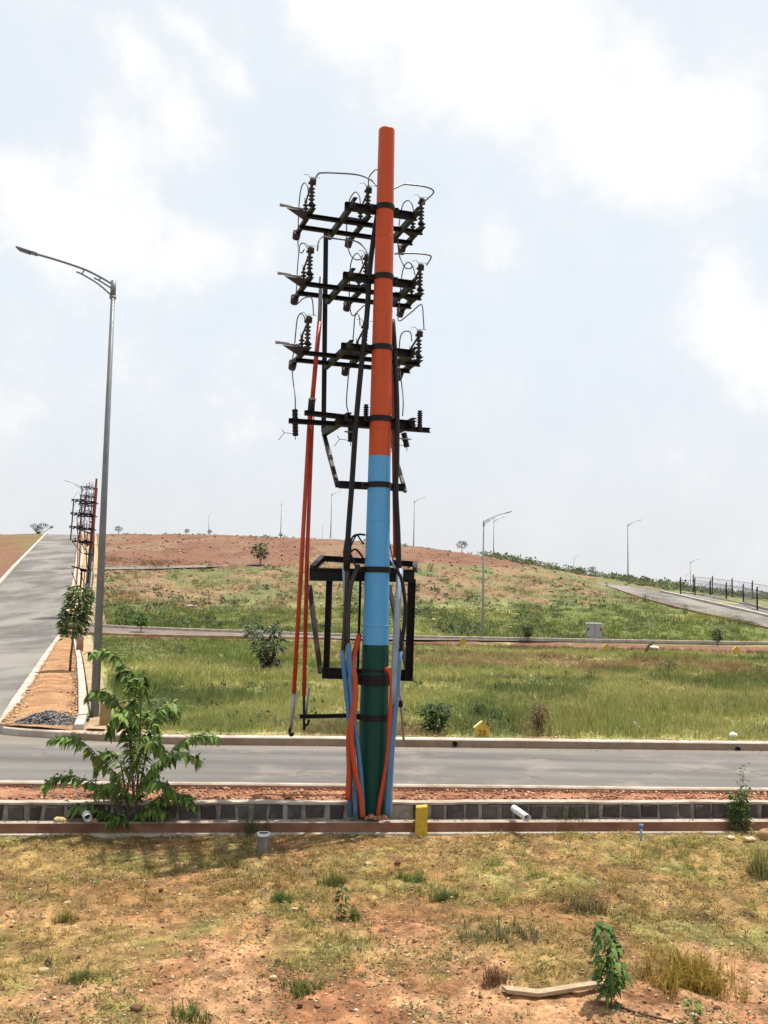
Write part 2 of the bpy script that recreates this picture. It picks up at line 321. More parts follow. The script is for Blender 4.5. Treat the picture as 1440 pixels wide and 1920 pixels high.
for _ in range(2):
    p = np.pad(_Z, ((4, 4), (0, 0)), 'edge'); _Z = sum(p[i:i + _Z.shape[0]] for i in range(9)) / 9
    p = np.pad(_Z, ((0, 0), (3, 3)), 'edge'); _Z = sum(p[:, i:i + _Z.shape[1]] for i in range(7)) / 7
_kx = [-7.95, -7.6, -7.45, -7.3, -7.05, -6.7, -6.1, -5.1, -3.3]; _ky = [19.9, 18.95, 18.6, 18.45, 18.33, 18.2, 18.05, 17.85, 17.74]
def kerb_y(x): return np.where(np.asarray(x) > -3.3, 17.92 + .055 * np.asarray(x), np.interp(x, _kx, _ky))
def road_edge(y): return np.interp(y, [14, 20, 52, 79, 95, 190, 420], [-6.6, -8.0, -18.0, -26.3, -31.3, -62.0, -136.0])   # right edge of the hill road
RW = 6.4
def land(x, y):
    x = np.asarray(x, float); y = np.asarray(y, float); a = np.clip(x / np.maximum(y, 1), -1.09, 1.09); fi = (a - _A[0]) / (_A[1] - _A[0])
    fj = np.clip(np.log(np.clip(y, 14, 419) / _D[0]) / np.log(_D[1] / _D[0]), 0, len(_D) - 1.001)
    i = np.clip(fi.astype(int), 0, len(_A) - 2); j = fj.astype(int); s = fi - i; t = fj - j
    return (_Z[i, j] * (1 - s) + _Z[i + 1, j] * s) * (1 - t) + (_Z[i, j + 1] * (1 - s) + _Z[i + 1, j + 1] * s) * t
def landp(x, y): return float(land(np.array([x]), np.array([y]))[0])
def fgz(x, y):
    """foreground plot, with clods, a shallow rut and small banks"""
    x = np.asarray(x, float); y = np.asarray(y, float)
    z = -0.155 + 0.10 * (fbm(x * 0.55, y * 0.55, 3, 5) - 0.5) + 0.11 * (fbm(x * 2.6, y * 2.6, 4, 9) - 0.5) + 0.055 * (fbm(x * 9, y * 9, 3, 2) - 0.5)
    l = (y - (9.55 + 0.50 * (x - 1.9))); m = sst(x, 1.0, 2.2) * (1 - sst(x, 4.2, 5.0)); z = z + m * (0.05 * np.exp(-((l - .16) / .16) ** 2) - 0.05 * np.exp(-(l / .10) ** 2))
    b = sst(x, .75, 1.1) * (1 - sst(x, 2.7, 3.1)); z = z + b * .075 * (sst(y - 7.85 - .25 * (fbm(x * 2.2, x * 0, 2, 14) - .5), -.05, .05) - sst(y, 8.1, 9.6))
    return z * sst(12.9 + 0.09 * x - y, -0.6, 0.9) + (-0.15) * (1 - sst(12.9 + 0.09 * x - y, -0.6, 0.9))
def fgp(x, y): return float(fgz(np.array([x]), np.array([y]))[0])
def hit(px, py, y0=15.0):
    """where the ray through a pixel first meets the land"""
    d = ray(px, py); ys = np.geomspace(y0, 400, 4000); xs = ys * d.x / d.y; zr = CZ + ys * d.z / d.y; h = zr - land(xs, ys); k = np.argmax(h < 0)
    if h[k] >= 0: k = int(np.argmin(np.abs(h)))
    return Vector((xs[k], ys[k], float(land(xs[k:k + 1], ys[k:k + 1])[0])))
def fhit(px, py):
    p = WZ(px, py, -0.15)
    for _ in range(4): p = WZ(px, py, fgp(p.x, p.y))
    return p

# lines along the near road: y at a given x
L_wall = lambda x: 12.59 + 0.094 * x
L_ledge = lambda x: 12.44 + 0.091 * x
L_nk = lambda x: 13.42 + 0.048 * x           # front of the near kerb
L_fk = lambda x: 17.92 + 0.055 * x           # front of the far kerb
XS = np.concatenate([np.linspace(-40, -9, 16), np.linspace(-8, 8, 65), np.linspace(9, 40, 16)])
def strip_mesh(name, rows, mat, kind='structure', z0=0.0):
    """rows: list of polylines with equal point counts; sheet between them"""
    n = len(rows[0]); V = [p for r in rows for p in r]; F = [(i * n + k, i * n + k + 1, (i + 1) * n + k + 1, (i + 1) * n + k) for i in range(len(rows) - 1) for k in range(n - 1)]
    me = bpy.data.meshes.new(name); me.from_pydata([tuple(v) for v in V], [], F); me.update(); me.polygons.foreach_set('use_smooth', [True] * len(F)); me.materials.append(M[mat])
    o = bpy.data.objects.new(name, me); COL.objects.link(o)
    if kind: o['kind'] = kind
    return o
def resample(pts, n):
    pts = np.array([tuple(p) for p in pts], float); L = np.concatenate([[0], np.cumsum(np.linalg.norm(np.diff(pts, axis=0), axis=1))]); t = np.linspace(0, L[-1], n)
    return np.stack([np.interp(t, L, pts[:, k]) for k in range(3)], 1)
def kerb_mesh(name, path, w, h, mat, side=1, jitter=0.004, step=0.5):
    """rectangular kerb swept along its exposed top edge; side=+1 puts the body to the left of the direction of travel"""
    L = sum((Vector(path[i + 1]) - Vector(path[i])).length for i in range(len(path) - 1)); P = resample(path, max(int(L / step), 8)); n = len(P)
    d = np.gradient(P[:, :2], axis=0); d /= np.linalg.norm(d, axis=1)[:, None] + 1e-9; nn = np.stack([-d[:, 1], d[:, 0]], 1) * side
    P = P + np.stack([vn(np.arange(n) * .37, np.zeros(n), 1) - .5, vn(np.arange(n) * .41, np.zeros(n), 2) - .5, vn(np.arange(n) * .31, np.zeros(n), 3) - .5], 1) * jitter * 2
    o = np.concatenate([nn * w, np.zeros((n, 1))], 1); bev = np.concatenate([nn * 0.018, np.full((n, 1), 0.0)], 1); dn = np.array([0, 0, 1.0])
    rows = [P - dn * h, P - dn * 0.018, P + bev, P + o, P + o - dn * h]
    rows = [np.concatenate([r[:1] * 0 + rows[-1][:1], r, r[:1] * 0 + rows[-1][-1:]]) for r in rows] if False else rows
    ob = strip_mesh(name, rows, mat); bm_ = __import__('bmesh').new(); bm_.from_mesh(ob.data); bm_.verts.ensure_lookup_table()
    for e in (0, n - 1): bm_.faces.new([bm_.verts[q * n + e] for q in range(5)])
    bm_.to_mesh(ob.data); bm_.free(); ob.data.polygons.foreach_set('use_smooth', [False] * len(ob.data.polygons)); return ob

# ------------------------------------------------------------------ ground sheets
SOIL = np.array([0.395, 0.222, 0.120]); SOIL2 = np.array([0.27, 0.125, 0.064]); STUB = np.array([0.280, 0.190, 0.076]); OLIVE = np.array([0.205, 0.190, 0.064])
def fg_cover(x, y):
    """0 bare soil .. 1 dry turf on the foreground plot"""
    m = fbm(x * 0.9, y * 0.9, 4, 21) * 0.65 + fbm(x * 3.1, y * 3.1, 3, 31) * 0.35
    b = sst(y, 6.9, 10.2) * 0.26 - 0.05
    bare = np.exp(-(((x + 0.75) / .9) ** 2 + ((y - 7.2) / .5) ** 2)) + np.exp(-(((x - 1.35) / 1.1) ** 2 + ((y - 7.15) / .45) ** 2)) + np.exp(-(((x - 3.2) / .6) ** 2 + ((y - 7.1) / .6) ** 2)) + .8 * np.exp(-(((x - .35) / .35) ** 2 + ((y - 9.0) / .5) ** 2)) + .5 * np.exp(-(((x + 2.4) / .4) ** 2 + ((y - 7.1) / .5) ** 2))
    return sst(m + b - bare * 0.35, 0.36, 0.66)
gx = np.concatenate([np.linspace(-16, -5.2, 40, endpoint=False), np.linspace(-5.2, 5.6, 430), np.linspace(5.6, 18, 42)[1:]])
gy = np.concatenate([np.linspace(-4, 6, 30, endpoint=False), np.linspace(6, 14.2, 330)])
GX, GY = np.meshgrid(gx, gy); yl = L_ledge(GX) + 0.02; GY = np.minimum(GY, yl); GZ = fgz(GX, GY)
cov = fg_cover(GX, GY)[..., None]; red = sst(fbm(GX * 1.3, GY * 1.3, 4, 41), 0.42, 0.7)[..., None]
grn_ = sst(fbm(GX * 1.7 + 9, GY * 1.7, 4, 43), .46, .66)[..., None]; fine = (fbm(GX * 7, GY * 6, 4, 47)[..., None] - .5)
RB = np.array([.200, .098, .046])
GC = (SOIL * (1 - red) + SOIL2 * red) * (1 - cov) + ((STUB * (1 - grn_) + OLIVE * grn_) * (1 - red * .68) + RB * red * .68) * cov
pat = np.exp(-(((GX - .35) / .42) ** 2 + ((GY - 9.3) / .75) ** 2))[..., None] * .8; GC = GC * (1 - pat) + SOIL2 * .8 * pat
GC = np.clip(GC * 1.10 * [1.0, .98, .92] * (1 + 1.7 * fine), .02, .65)
nx, ny = len(gx), len(gy); idx = np.arange(nx * ny).reshape(ny, nx)
quads = np.stack([idx[:-1, :-1], idx[:-1, 1:], idx[1:, 1:], idx[1:, :-1]], -1).reshape(-1, 4)
o = mesh_arrays('ground', np.stack([GX, GY, GZ], -1).reshape(-1, 3), quads, GC.reshape(-1, 3), 'ground', smooth=True); o['kind'] = 'structure'

# far land: fan-shaped grid, finer near the road
aa = np.concatenate([np.linspace(-1.0, -0.46, 40, endpoint=False), np.linspace(-0.46, 0.46, 420), np.linspace(0.46, 1.0, 41)[1:]])
tt = np.geomspace(1.0, 420 / 18.0, 520)
AA, TT = np.meshgrid(aa, tt)
y0 = 18.16 / (1 - 0.055 * AA); YY = y0 * TT; XX = AA * YY
ZZ = land(XX, YY) + (fbm(XX * .35, YY * .35, 3, 4) - .5) * np.interp(YY, [18, 25, 62, 110, 200], [.03, .12, .2, .5, .6]) * sst(YY, 18.2, 21)
re = road_edge(YY); inroad = sst(XX, re - RW - .5, re - RW + .3) * (1 - sst(XX, re - .1, re + .12)); junction = ((YY < 27) & (XX < re)) | (YY < kerb_y(XX) + .13)
ZZ = np.where(junction, -0.25, ZZ - 0.35 * inroad)
U = 720 + FOC * AA
def hill_colour(X, Y, Uu):
    g1 = fbm(X * .18, Y * .13, 4, 51); g2 = fbm(X * .7, Y * .28, 4, 61); g3 = fbm(X * .06, Y * .09, 3, 71)
    grn = np.array([.175, .205, .064]); ylw = np.array([.325, .310, .118]); dry = np.array([.270, .190, .100]); rd = np.array([.190, .097, .062]); lush = np.array([.130, .152, .058]); tan = np.array([.225, .145, .090])
    def mx(a, b, t): return a * (1 - t[..., None]) + b * t[..., None]
    shape = X.shape + (3,); A = np.broadcast_to(grn, shape).copy()
    A = mx(A, np.broadcast_to(ylw, shape), sst(g1 * .6 + g2 * .4 + .10 * sst(Uu, 350, 700) + .05 * sst(Y, 20, 30) - .10 * sst(Y, 32, 44) * (Uu < 560), .40, .62))
    A = mx(A, np.broadcast_to(dry, shape), sst(g2 * .5 + g3 * .5 + .14 * np.exp(-((Y - 42) / 6) ** 2) * (Uu > 480), .60, .76))
    A = mx(A, np.broadcast_to(lush, shape), .7 * sst(fbm(X * .3, Y * .22, 4, 91), .56, .7))
    edge = sst(Y, 53.5, 56) * (1 - sst(Y, 61.5, 63)); A = mx(A, np.broadcast_to(rd, shape), edge * sst(g2 + .2 * (Uu > 640), .42, .6))
    B = mx(np.broadcast_to(lush, shape), np.broadcast_to(grn, shape), sst(g2, .4, .6)); B = mx(B, np.broadcast_to(ylw, shape), .6 * sst(g1, .52, .7))
    A = mx(A, B, sst(Y, 62, 63.5))
    scr = mx(np.broadcast_to(tan, shape), np.broadcast_to(dry * .9, shape), sst(g2, .35, .6)); scr = mx(scr, np.broadcast_to(lush, shape), .9 * sst(g1 * .5 + fbm(X * .5, Y * .2, 4, 81) * .5, .41, .57))
    lo = np.interp(Uu, [150, 500, 900, 1200, 1300], [74, 80, 82, 88, 130]); A = mx(A, scr, sst(Y + (g2 - .5) * 26, lo, lo + 9))
    soil = mx(np.broadcast_to(rd, shape), np.broadcast_to(tan * .95, shape), sst(fbm(X * .16, Y * .07, 5, 95), .46, .70)); soil = mx(soil, np.broadcast_to(rd * .72, shape), .7 * sst(fbm(X * .45, Y * .16, 4, 97), .50, .68))
    hi = np.interp(Uu, [0, 150, 400, 700, 950, 1100], [100, 101, 113, 117, 128, 140]); A = mx(A, soil, sst(Y + (g1 - .5) * 14, hi - 2, hi + 4))
    left = mx(np.broadcast_to(rd, shape), np.broadcast_to(grn * .8, shape), .7 * sst(fbm(X * .4, Y * .12, 4, 33), .54, .68)); A = mx(A, left, (X < road_edge(Y) - RW).astype(float))
    return A
HC = hill_colour(XX, YY, U)
nx, ny = len(aa), len(tt); idx = np.arange(nx * ny).reshape(ny, nx)
quads = np.stack([idx[:-1, :-1], idx[:-1, 1:], idx[1:, 1:], idx[1:, :-1]], -1).reshape(-1, 4)
o = mesh_arrays('hill', np.stack([XX, YY, ZZ], -1).reshape(-1, 3), quads, HC.reshape(-1, 3), 'hill', smooth=True); o['kind'] = 'structure'
# base sheet out to the horizon, under everything
bx = np.linspace(-900, 900, 7); V = [(x, y, -3.0) for y in np.linspace(-300, 1500, 7) for x in bx]
T = [(i * 7 + k, i * 7 + k + 1, i * 7 + 8 + k, i * 7 + 7 + k) for i in range(6) for k in range(6)]
o = mesh_arrays('terrain', V, T, np.tile(rd_ := np.array([.2, .16, .08]), (49, 1)), 'hill'); o['kind'] = 'structure'

def line(fn, z, dz=0.0): return [(x, fn(x), z + dz) for x in XS]
# footing (ledge) and lower lip
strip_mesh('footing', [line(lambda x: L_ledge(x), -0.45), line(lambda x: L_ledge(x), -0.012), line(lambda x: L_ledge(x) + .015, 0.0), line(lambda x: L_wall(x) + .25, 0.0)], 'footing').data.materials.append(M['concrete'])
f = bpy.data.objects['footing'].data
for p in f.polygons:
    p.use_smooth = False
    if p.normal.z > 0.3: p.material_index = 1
strip_mesh('footing_lip', [line(lambda x: L_ledge(x) - .075, -0.40), line(lambda x: L_ledge(x) - .07, -0.138), line(lambda x: L_ledge(x) - .06, -0.128), line(lambda x: L_ledge(x) + .01, -0.128)], 'concrete')
HW = 0.215
# dirt verge between wall and kerb
vx = np.linspace(-40, 40, 900); rows = []
for t in np.linspace(0, 1, 9):
    y = (L_wall(vx) + 0.12) * (1 - t) + (L_nk(vx) + 0.02) * t
    rows.append(np.stack([vx, y, HW - 0.02 + 0.05 * math.sin(math.pi * t) * fbm(vx * 4, y * 4, 3, 6) + 0.02 * (fbm(vx * 13, y * 13, 2, 8) - .5)], 1))
vv = np.concatenate(rows); n = len(vx); T = np.array([(i * n + k, i * n + k + 1, (i + 1) * n + k + 1, (i + 1) * n + k) for i in range(8) for k in range(n - 1)])
m = sst(fbm(vv[:, 0] * 3, vv[:, 1] * 3, 4, 7), .35, .65)[:, None]
o = mesh_arrays('verge', vv, T, np.array([.40, .20, .115]) * (1 - m) + np.array([.26, .105, .06]) * m, 'ground', smooth=True); o['kind'] = 'structure'
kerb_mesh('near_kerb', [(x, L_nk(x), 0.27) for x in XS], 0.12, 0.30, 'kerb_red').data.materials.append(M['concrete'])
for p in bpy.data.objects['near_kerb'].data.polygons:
    if p.normal.z > .6: p.material_index = 1  # paler upward faces: light on the kerb top put into the colour
# near road, slightly crowned
rows = []
for t in np.linspace(0, 1, 7): rows.append([(x, (L_nk(x) + .1) * (1 - t) + (L_fk(x) + .05 + 1.5 * float(sst(-x, 3.3, 6.5))) * t, 0.10 + 0.03 * math.sin(math.pi * t)) for x in XS])
strip_mesh('road', rows, 'road')
# far kerb turning the corner into the hill road
cor = [Vector((a, b, .25)) for a, b in zip(_kx[::-1][1:], _ky[::-1][1:])] + [Vector((float(road_edge(22.5)) , 22.5, .27))]
sp = spline([(40, L_fk(40), .25), (20, L_fk(20), .25), (0, L_fk(0), .25), (-3.3, L_fk(-3.3) - .02, .25)] + [tuple(c) for c in cor], 8)
side = [(float(road_edge(y)), y, landp(float(road_edge(y)), y) + .05) for y in list(np.linspace(26, 56.4, 16))]
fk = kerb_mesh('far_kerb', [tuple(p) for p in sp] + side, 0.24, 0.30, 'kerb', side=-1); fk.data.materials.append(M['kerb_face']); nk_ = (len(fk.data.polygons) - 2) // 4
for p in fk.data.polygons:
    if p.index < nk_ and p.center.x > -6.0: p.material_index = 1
ax = np.linspace(-7.3, -4.6, 60); rows = [np.stack([ax, kerb_y(ax) + .08 + t * (1.15 - .5 * sst(ax, -6, -5)), .225 + .035 * fbm(ax * 5, np.full(60, t * 4.), 3, 3) + .0 * ax], 1) for t in np.linspace(0, 1, 8)]
vv = np.concatenate(rows); T = np.array([(i * 60 + k, i * 60 + k + 1, (i + 1) * 60 + k + 1, (i + 1) * 60 + k) for i in range(7) for k in range(59)])
o = mesh_arrays('verge', vv, T, np.array([.42, .27, .15]) + .08 * (fbm(vv[:, 0] * 4, vv[:, 1] * 4, 3, 7)[:, None] - .5), 'ground', smooth=True); o['kind'] = 'structure'
side2 = [(float(road_edge(y)), y, landp(float(road_edge(y)), y) + .12) for y in np.linspace(64, 215, 60)]
kerb_mesh('hill_kerb', side2, 0.22, 0.4, 'kerb', side=-1)
lk = [(float(road_edge(y)) - RW, y, landp(float(road_edge(y)) - RW, y) + .14) for y in np.linspace(27, 215, 90)]
kerb_mesh('hill_kerb', lk, 0.34, 0.5, 'kerb', side=1)
# hill road and junction apron
rows = []
hy = np.concatenate([np.linspace(17.2, 27, 12), np.linspace(28, 240, 110)])
for t in np.linspace(0, 1, 7):
    r_ = []
    for y in hy:
        xe = float(road_edge(y)) + 0.02; xl = xe - RW if y > 27 else xe - RW - (27 - y) * 0.9; x = xe * t + xl * (1 - t)
        
        z = landp(xe - RW / 2, y) - 0.06 if y > 30 else 0.112 + (landp(xe - RW / 2, 30) - .06 - .112) * sst(y, 20, 30); r_.append((x, y, float(z)))
    rows.append(r_)
strip_mesh('hill_road', rows, 'road2')
# orange verge, inner kerb and sand strip beside the hill road
def inner_x(y): return float(np.interp(y, [17, 20, 26, 36, 52, 66, 100, 215], [-5.55, -6.35, -8.3, -11.6, -17.0, -21.6, -32.5, -68.5]))
vy = np.concatenate([np.linspace(18.2, 30, 60), np.linspace(30.5, 56.4, 60)]); vy2 = np.linspace(63.5, 215, 90)
def verge(name, ys, cola, colb, f0, f1, dz, k=8, crown=0.0):
    rows = []
    for t in np.linspace(0, 1, k):
        x = np.array([f0(y) * (1 - t) + f1(y) * t for y in ys]); yq = np.maximum(ys, kerb_y(x) + .10); rows.append(np.stack([x, yq, land(x, ys) + dz + crown * math.sin(math.pi * t) + .012 * (fbm(x * 5, ys * 5, 3, 3) - .5)], 1))
    vv = np.concatenate(rows); n = len(ys); T = np.array([(i * n + j, (i + 1) * n + j, (i + 1) * n + j + 1, i * n + j + 1) for i in range(k - 1) for j in range(n - 1)])
    m = sst(fbm(vv[:, 0] * 2, vv[:, 1] * 2, 4, 7), .4, .65)[:, None]
    o = mesh_arrays(name, vv, T, np.array(cola) * (1 - m) + np.array(colb) * m, 'ground', smooth=True); o['kind'] = 'structure'
ORA, ORB = (.40, .225, .112), (.29, .145, .072)
verge('verge', vy, ORA, ORB, lambda y: float(road_edge(y)) + .12, lambda y: inner_x(y) + .02, 0.03, crown=.05)
verge('verge', vy2, ORA, (.36, .2, .11), lambda y: float(road_edge(y)) + .2, lambda y: inner_x(y) + .02, 0.10, crown=.05)
verge('sand_strip', vy, (.44, .33, .20), (.36, .25, .14), lambda y: inner_x(y) + .26, lambda y: inner_x(y) + .62 + .012 * (y - 18), 0.07, 4)
verge('sand_strip', vy2, (.44, .33, .20), (.36, .25, .14), lambda y: inner_x(y) + .3, lambda y: inner_x(y) + 2.2, 0.12, 4)
kerb_mesh('inner_kerb', [(inner_x(y), y, landp(inner_x(y), y) + .13) for y in np.linspace(18.3, 56, 40)], 0.19, 0.35, 'kerb', side=-1)
kerb_mesh('inner_kerb', [(inner_x(y), y, landp(inner_x(y), y) + .2) for y in np.linspace(64, 215, 60)], 0.3, 0.5, 'kerb', side=-1)
# cross road half way up the field
def road_between(name, lo, hi, mat, dz=.07, n=80, k=5):
    a = resample(lo, n); b = resample(hi, n); rows = []
    for t in np.linspace(0, 1, k):
        p = a * (1 - t) + b * t; p[:, 2] = land(p[:, 0], p[:, 1]) + dz; rows.append(p)
    return strip_mesh(name, rows, mat)
def cross_far(x): return 62.0 + 0.03 * x
xs = np.linspace(-19.2, 60, 80)
cross_w = lambda x: float(np.interp(x, [-19, -8, 2, 12], [4.2, 3.0, 1.2, .06]))
road_between('cross_road', [(x, cross_far(x) - cross_w(x), 0) for x in xs], [(x, cross_far(x) + .05, 0) for x in xs], 'road3', 0.10)
kerb_mesh('cross_kerb', [(x, cross_far(x), landp(x, cross_far(x)) + .27) for x in xs], 0.25, 0.5, 'kerb')
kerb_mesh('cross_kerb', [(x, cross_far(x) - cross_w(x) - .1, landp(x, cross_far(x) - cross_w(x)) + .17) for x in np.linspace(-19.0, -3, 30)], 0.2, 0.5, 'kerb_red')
# terrace road higher up the hill, on the left
t0 = [hit(px, py) for px, py in [(180, 1070), (260, 1068.5), (340, 1066), (420, 1063), (500, 1060)]]
road_between('terrace_road', t0, [p + Vector((0, 3.4 - .5 * i, 0)) for i, p in enumerate(t0)], 'road', .10, 50)
kerb_mesh('terrace_kerb', [(p.x, p.y + 3.5 - .5 * i, landp(p.x, p.y + 3.5 - .5 * i) + .26 - .07 * i) for i, p in enumerate(t0[:4])], 0.3, 0.6, 'kerb')
# road climbing on the right, with its median kerb and second carriageway
lo = [hit(*p) for p in [(1120, 1096), (1160, 1107), (1210, 1124), (1275, 1141), (1340, 1156), (1440, 1179), (1560, 1208)]]
up_ = [hit(*p) for p in [(1205, 1103), (1222, 1108), (1237, 1112.5), (1300, 1127), (1360, 1141), (1440, 1161), (1560, 1190)]]
road_between('right_road', lo, up_, 'road2', .14)
kerb_mesh('median_kerb', [(p.x, p.y, p.z + .35) for p in up_[2:]], 0.3, 0.6, 'kerb')
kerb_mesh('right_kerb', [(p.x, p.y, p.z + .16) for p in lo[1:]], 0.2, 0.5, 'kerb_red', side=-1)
fb = [hit(*p) for p in [(1278, 1113.5), (1310, 1118), (1350, 1126), (1400, 1136), (1440, 1146), (1560, 1172)]]
road_between('service_road', [(p.x + .3, p.y + .35, 0) for p in up_[2:]], fb, 'road2', .12)
kerb_mesh('service_kerb', [(p.x, p.y, p.z + .27) for p in fb], 0.25, 0.5, 'kerb')

# ------------------------------------------------------------------ stone wall
wall = empty('stone_wall', (0, L_wall(0), 0), 'low retaining wall of square dark stone blocks with pale mortar joints beside the road', 'wall')
variants = []
def block_mesh(seed, w, h, dep):
    rg = random.Random(seed); mb = MB(); k = 4; ins = 0.02
    j = lambda a: rg.uniform(-a, a)
    f0 = [(-w / 2 + j(.014), 0, j(.010)), (w / 2 + j(.014), 0, j(.010)), (w / 2 + j(.014), 0, h + j(.010)), (-w / 2 + j(.014), 0, h + j(.010))]
    f1 = [(x * .88, -0.018 + j(.008), h / 2 + (z - h / 2) * .88) for x, y, z in f0]; f2 = [(x, dep, z) for x, y, z in f0]; mid = [(j(.02), -0.026 + j(.008), h / 2 + j(.02))]
    mb.add(f0 + f1 + f2 + mid, [(0, 1, 5, 4), (1, 2, 6, 5), (2, 3, 7, 6), (3, 0, 4, 7), (4, 5, 12), (5, 6, 12), (6, 7, 12), (7, 4, 12), (1, 0, 8, 9), (2, 1, 9, 10), (3, 2, 10, 11), (0, 3, 11, 8)])
    return mb
x = -9.0; i = 0; protos = {}
while x < 9.2:
    w = random.choice([.14, .165, .185, .205, .24]); gap = random.uniform(.022, .07)
    if -0.42 < x + w / 2 < 0.30: x += w + gap; continue
    key = (w, random.randrange(5))
    if key not in protos:
        o = block_mesh(hash(key) % 9999, w, HW - .05, .10).build('stone', M['block'], None, (0, 0, 0)); protos[key] = o; o.parent = wall
    else:
        o = protos[key].copy(); COL.objects.link(o); o.parent = wall
    xc = x + w / 2; o.location = (xc, L_wall(xc) + random.uniform(-.004, .004) - L_wall(0), .012 + random.uniform(-.004, .006)); o.rotation_euler = (0, 0, math.atan(.094) + random.uniform(-.03, .03))
    x += w + gap
# mortar bed behind and between, rough top coping
rowsz = [(0.006, -.01), (0.006, HW - .03), (-.012, HW - .024), (-.008, HW), (.05, HW + .006), (.15, HW)]
V = []; F = []; px = np.linspace(-40, 40, 700)
for k, (dy, z) in enumerate(rowsz):
    for x in px: V.append((x, L_wall(x) + dy + .02 * (vn(x * 6., k, 5) - .5) * (1 if k < 2 else .6), z + (.016 * (float(vn(x * 4.5, 0., 6)) - .5) if k > 1 else 0)))
n = len(px)
for k in range(len(rowsz) - 1):
    for q in range(n - 1): F.append((k * n + q, k * n + q + 1, (k + 1) * n + q + 1, (k + 1) * n + q))
mb = MB(); mb.add(V[:2 * n], [f for f in F if max(f) < 2 * n]); mb.build('mortar_bed', 'mortar', wall)
mb = MB(); mb.add(V[2 * n:], [tuple(q - 2 * n for q in f) for f in F if min(f) >= 2 * n]); mb.build('coping', 'concrete', wall)

# ------------------------------------------------------------------ the painted switch pole
PY = WZ(697, 1535, 0).y + .07; YAW = R(18)
base = WY(697, 1535, PY); top = WY(725, 245, PY); base.z = 0
pole = empty('utility_pole', base, 'tall pole painted orange, sky blue and green, carrying tiers of switches beside the stone wall', 'utility pole', 'painted switch poles')
axis = (top - base).normalized(); HT = (top - base).length
e1 = Vector((math.cos(YAW), math.sin(YAW), 0)); e2 = Vector((-math.sin(YAW), math.cos(YAW), 0)); ez = Vector((0, 0, 1))
def cen(z): return base + axis * (z / axis.z)
def rad(z): return float(np.interp(z, [0, 1.2, 2.27, 4.8, HT], [.205, .195, .178, .152, .113]))
def Lc(a, b, z): return cen(z) * 1.0 + e1 * a + e2 * b
def PP(px, py, b): return WY(px, py, PY + b)
def section(z0, z1, mat, lab, seams=(), cap=False):
    mb = MB(); zs = list(np.linspace(z0, z1, 8)); mb.tube([cen(z) for z in zs], [rad(z) for z in zs], 32, cap=False)
    if cap: mb.lathe([(rad(z1), 0), (rad(z1) * .93, .018), (0.001, .022)], cen(z1), axis, 32)
    for z in seams: mb.lathe([(rad(z), -.008), (rad(z) + .004, -.003), (rad(z) + .004, .003), (rad(z), .008)], cen(z), axis, 32)
    o = mb.build('pole_section', mat, pole); o['label'] = lab
section(0.0, 2.266, 'green', 'dark green lower section of the pole')
section(2.266, 4.815, 'blue', 'sky blue middle section of the pole', (2.52, 3.93))
section(4.815, HT, 'orange', 'orange upper section of the pole', (5.2, 6.85, 7.9), True)
def band(z, h=.075, lug=True):
    mb = MB(); r = rad(z)
    mb.lathe([(r + .001, -h / 2), (r + .014, -h / 2), (r + .014, h / 2), (r + .001, h / 2)], cen(z), axis, 32, False)
    for s in (-1, 1):
        c = cen(z) + e1 * (s * (r + .045)) + e2 * .02; mb.box(c, .075, .05, h * .95, YAW)
        mb.lathe([(.012, 0), (.012, .05), (.0, .05)], c - e2 * .05, e2, 6, False)
    mb.build('clamp_band', 'steel', pole)
for z in (8.333, 7.33, 6.327, 5.33, 4.42, 3.27, 1.312): band(z)
band(1.80, .14); band(1.93, .03)
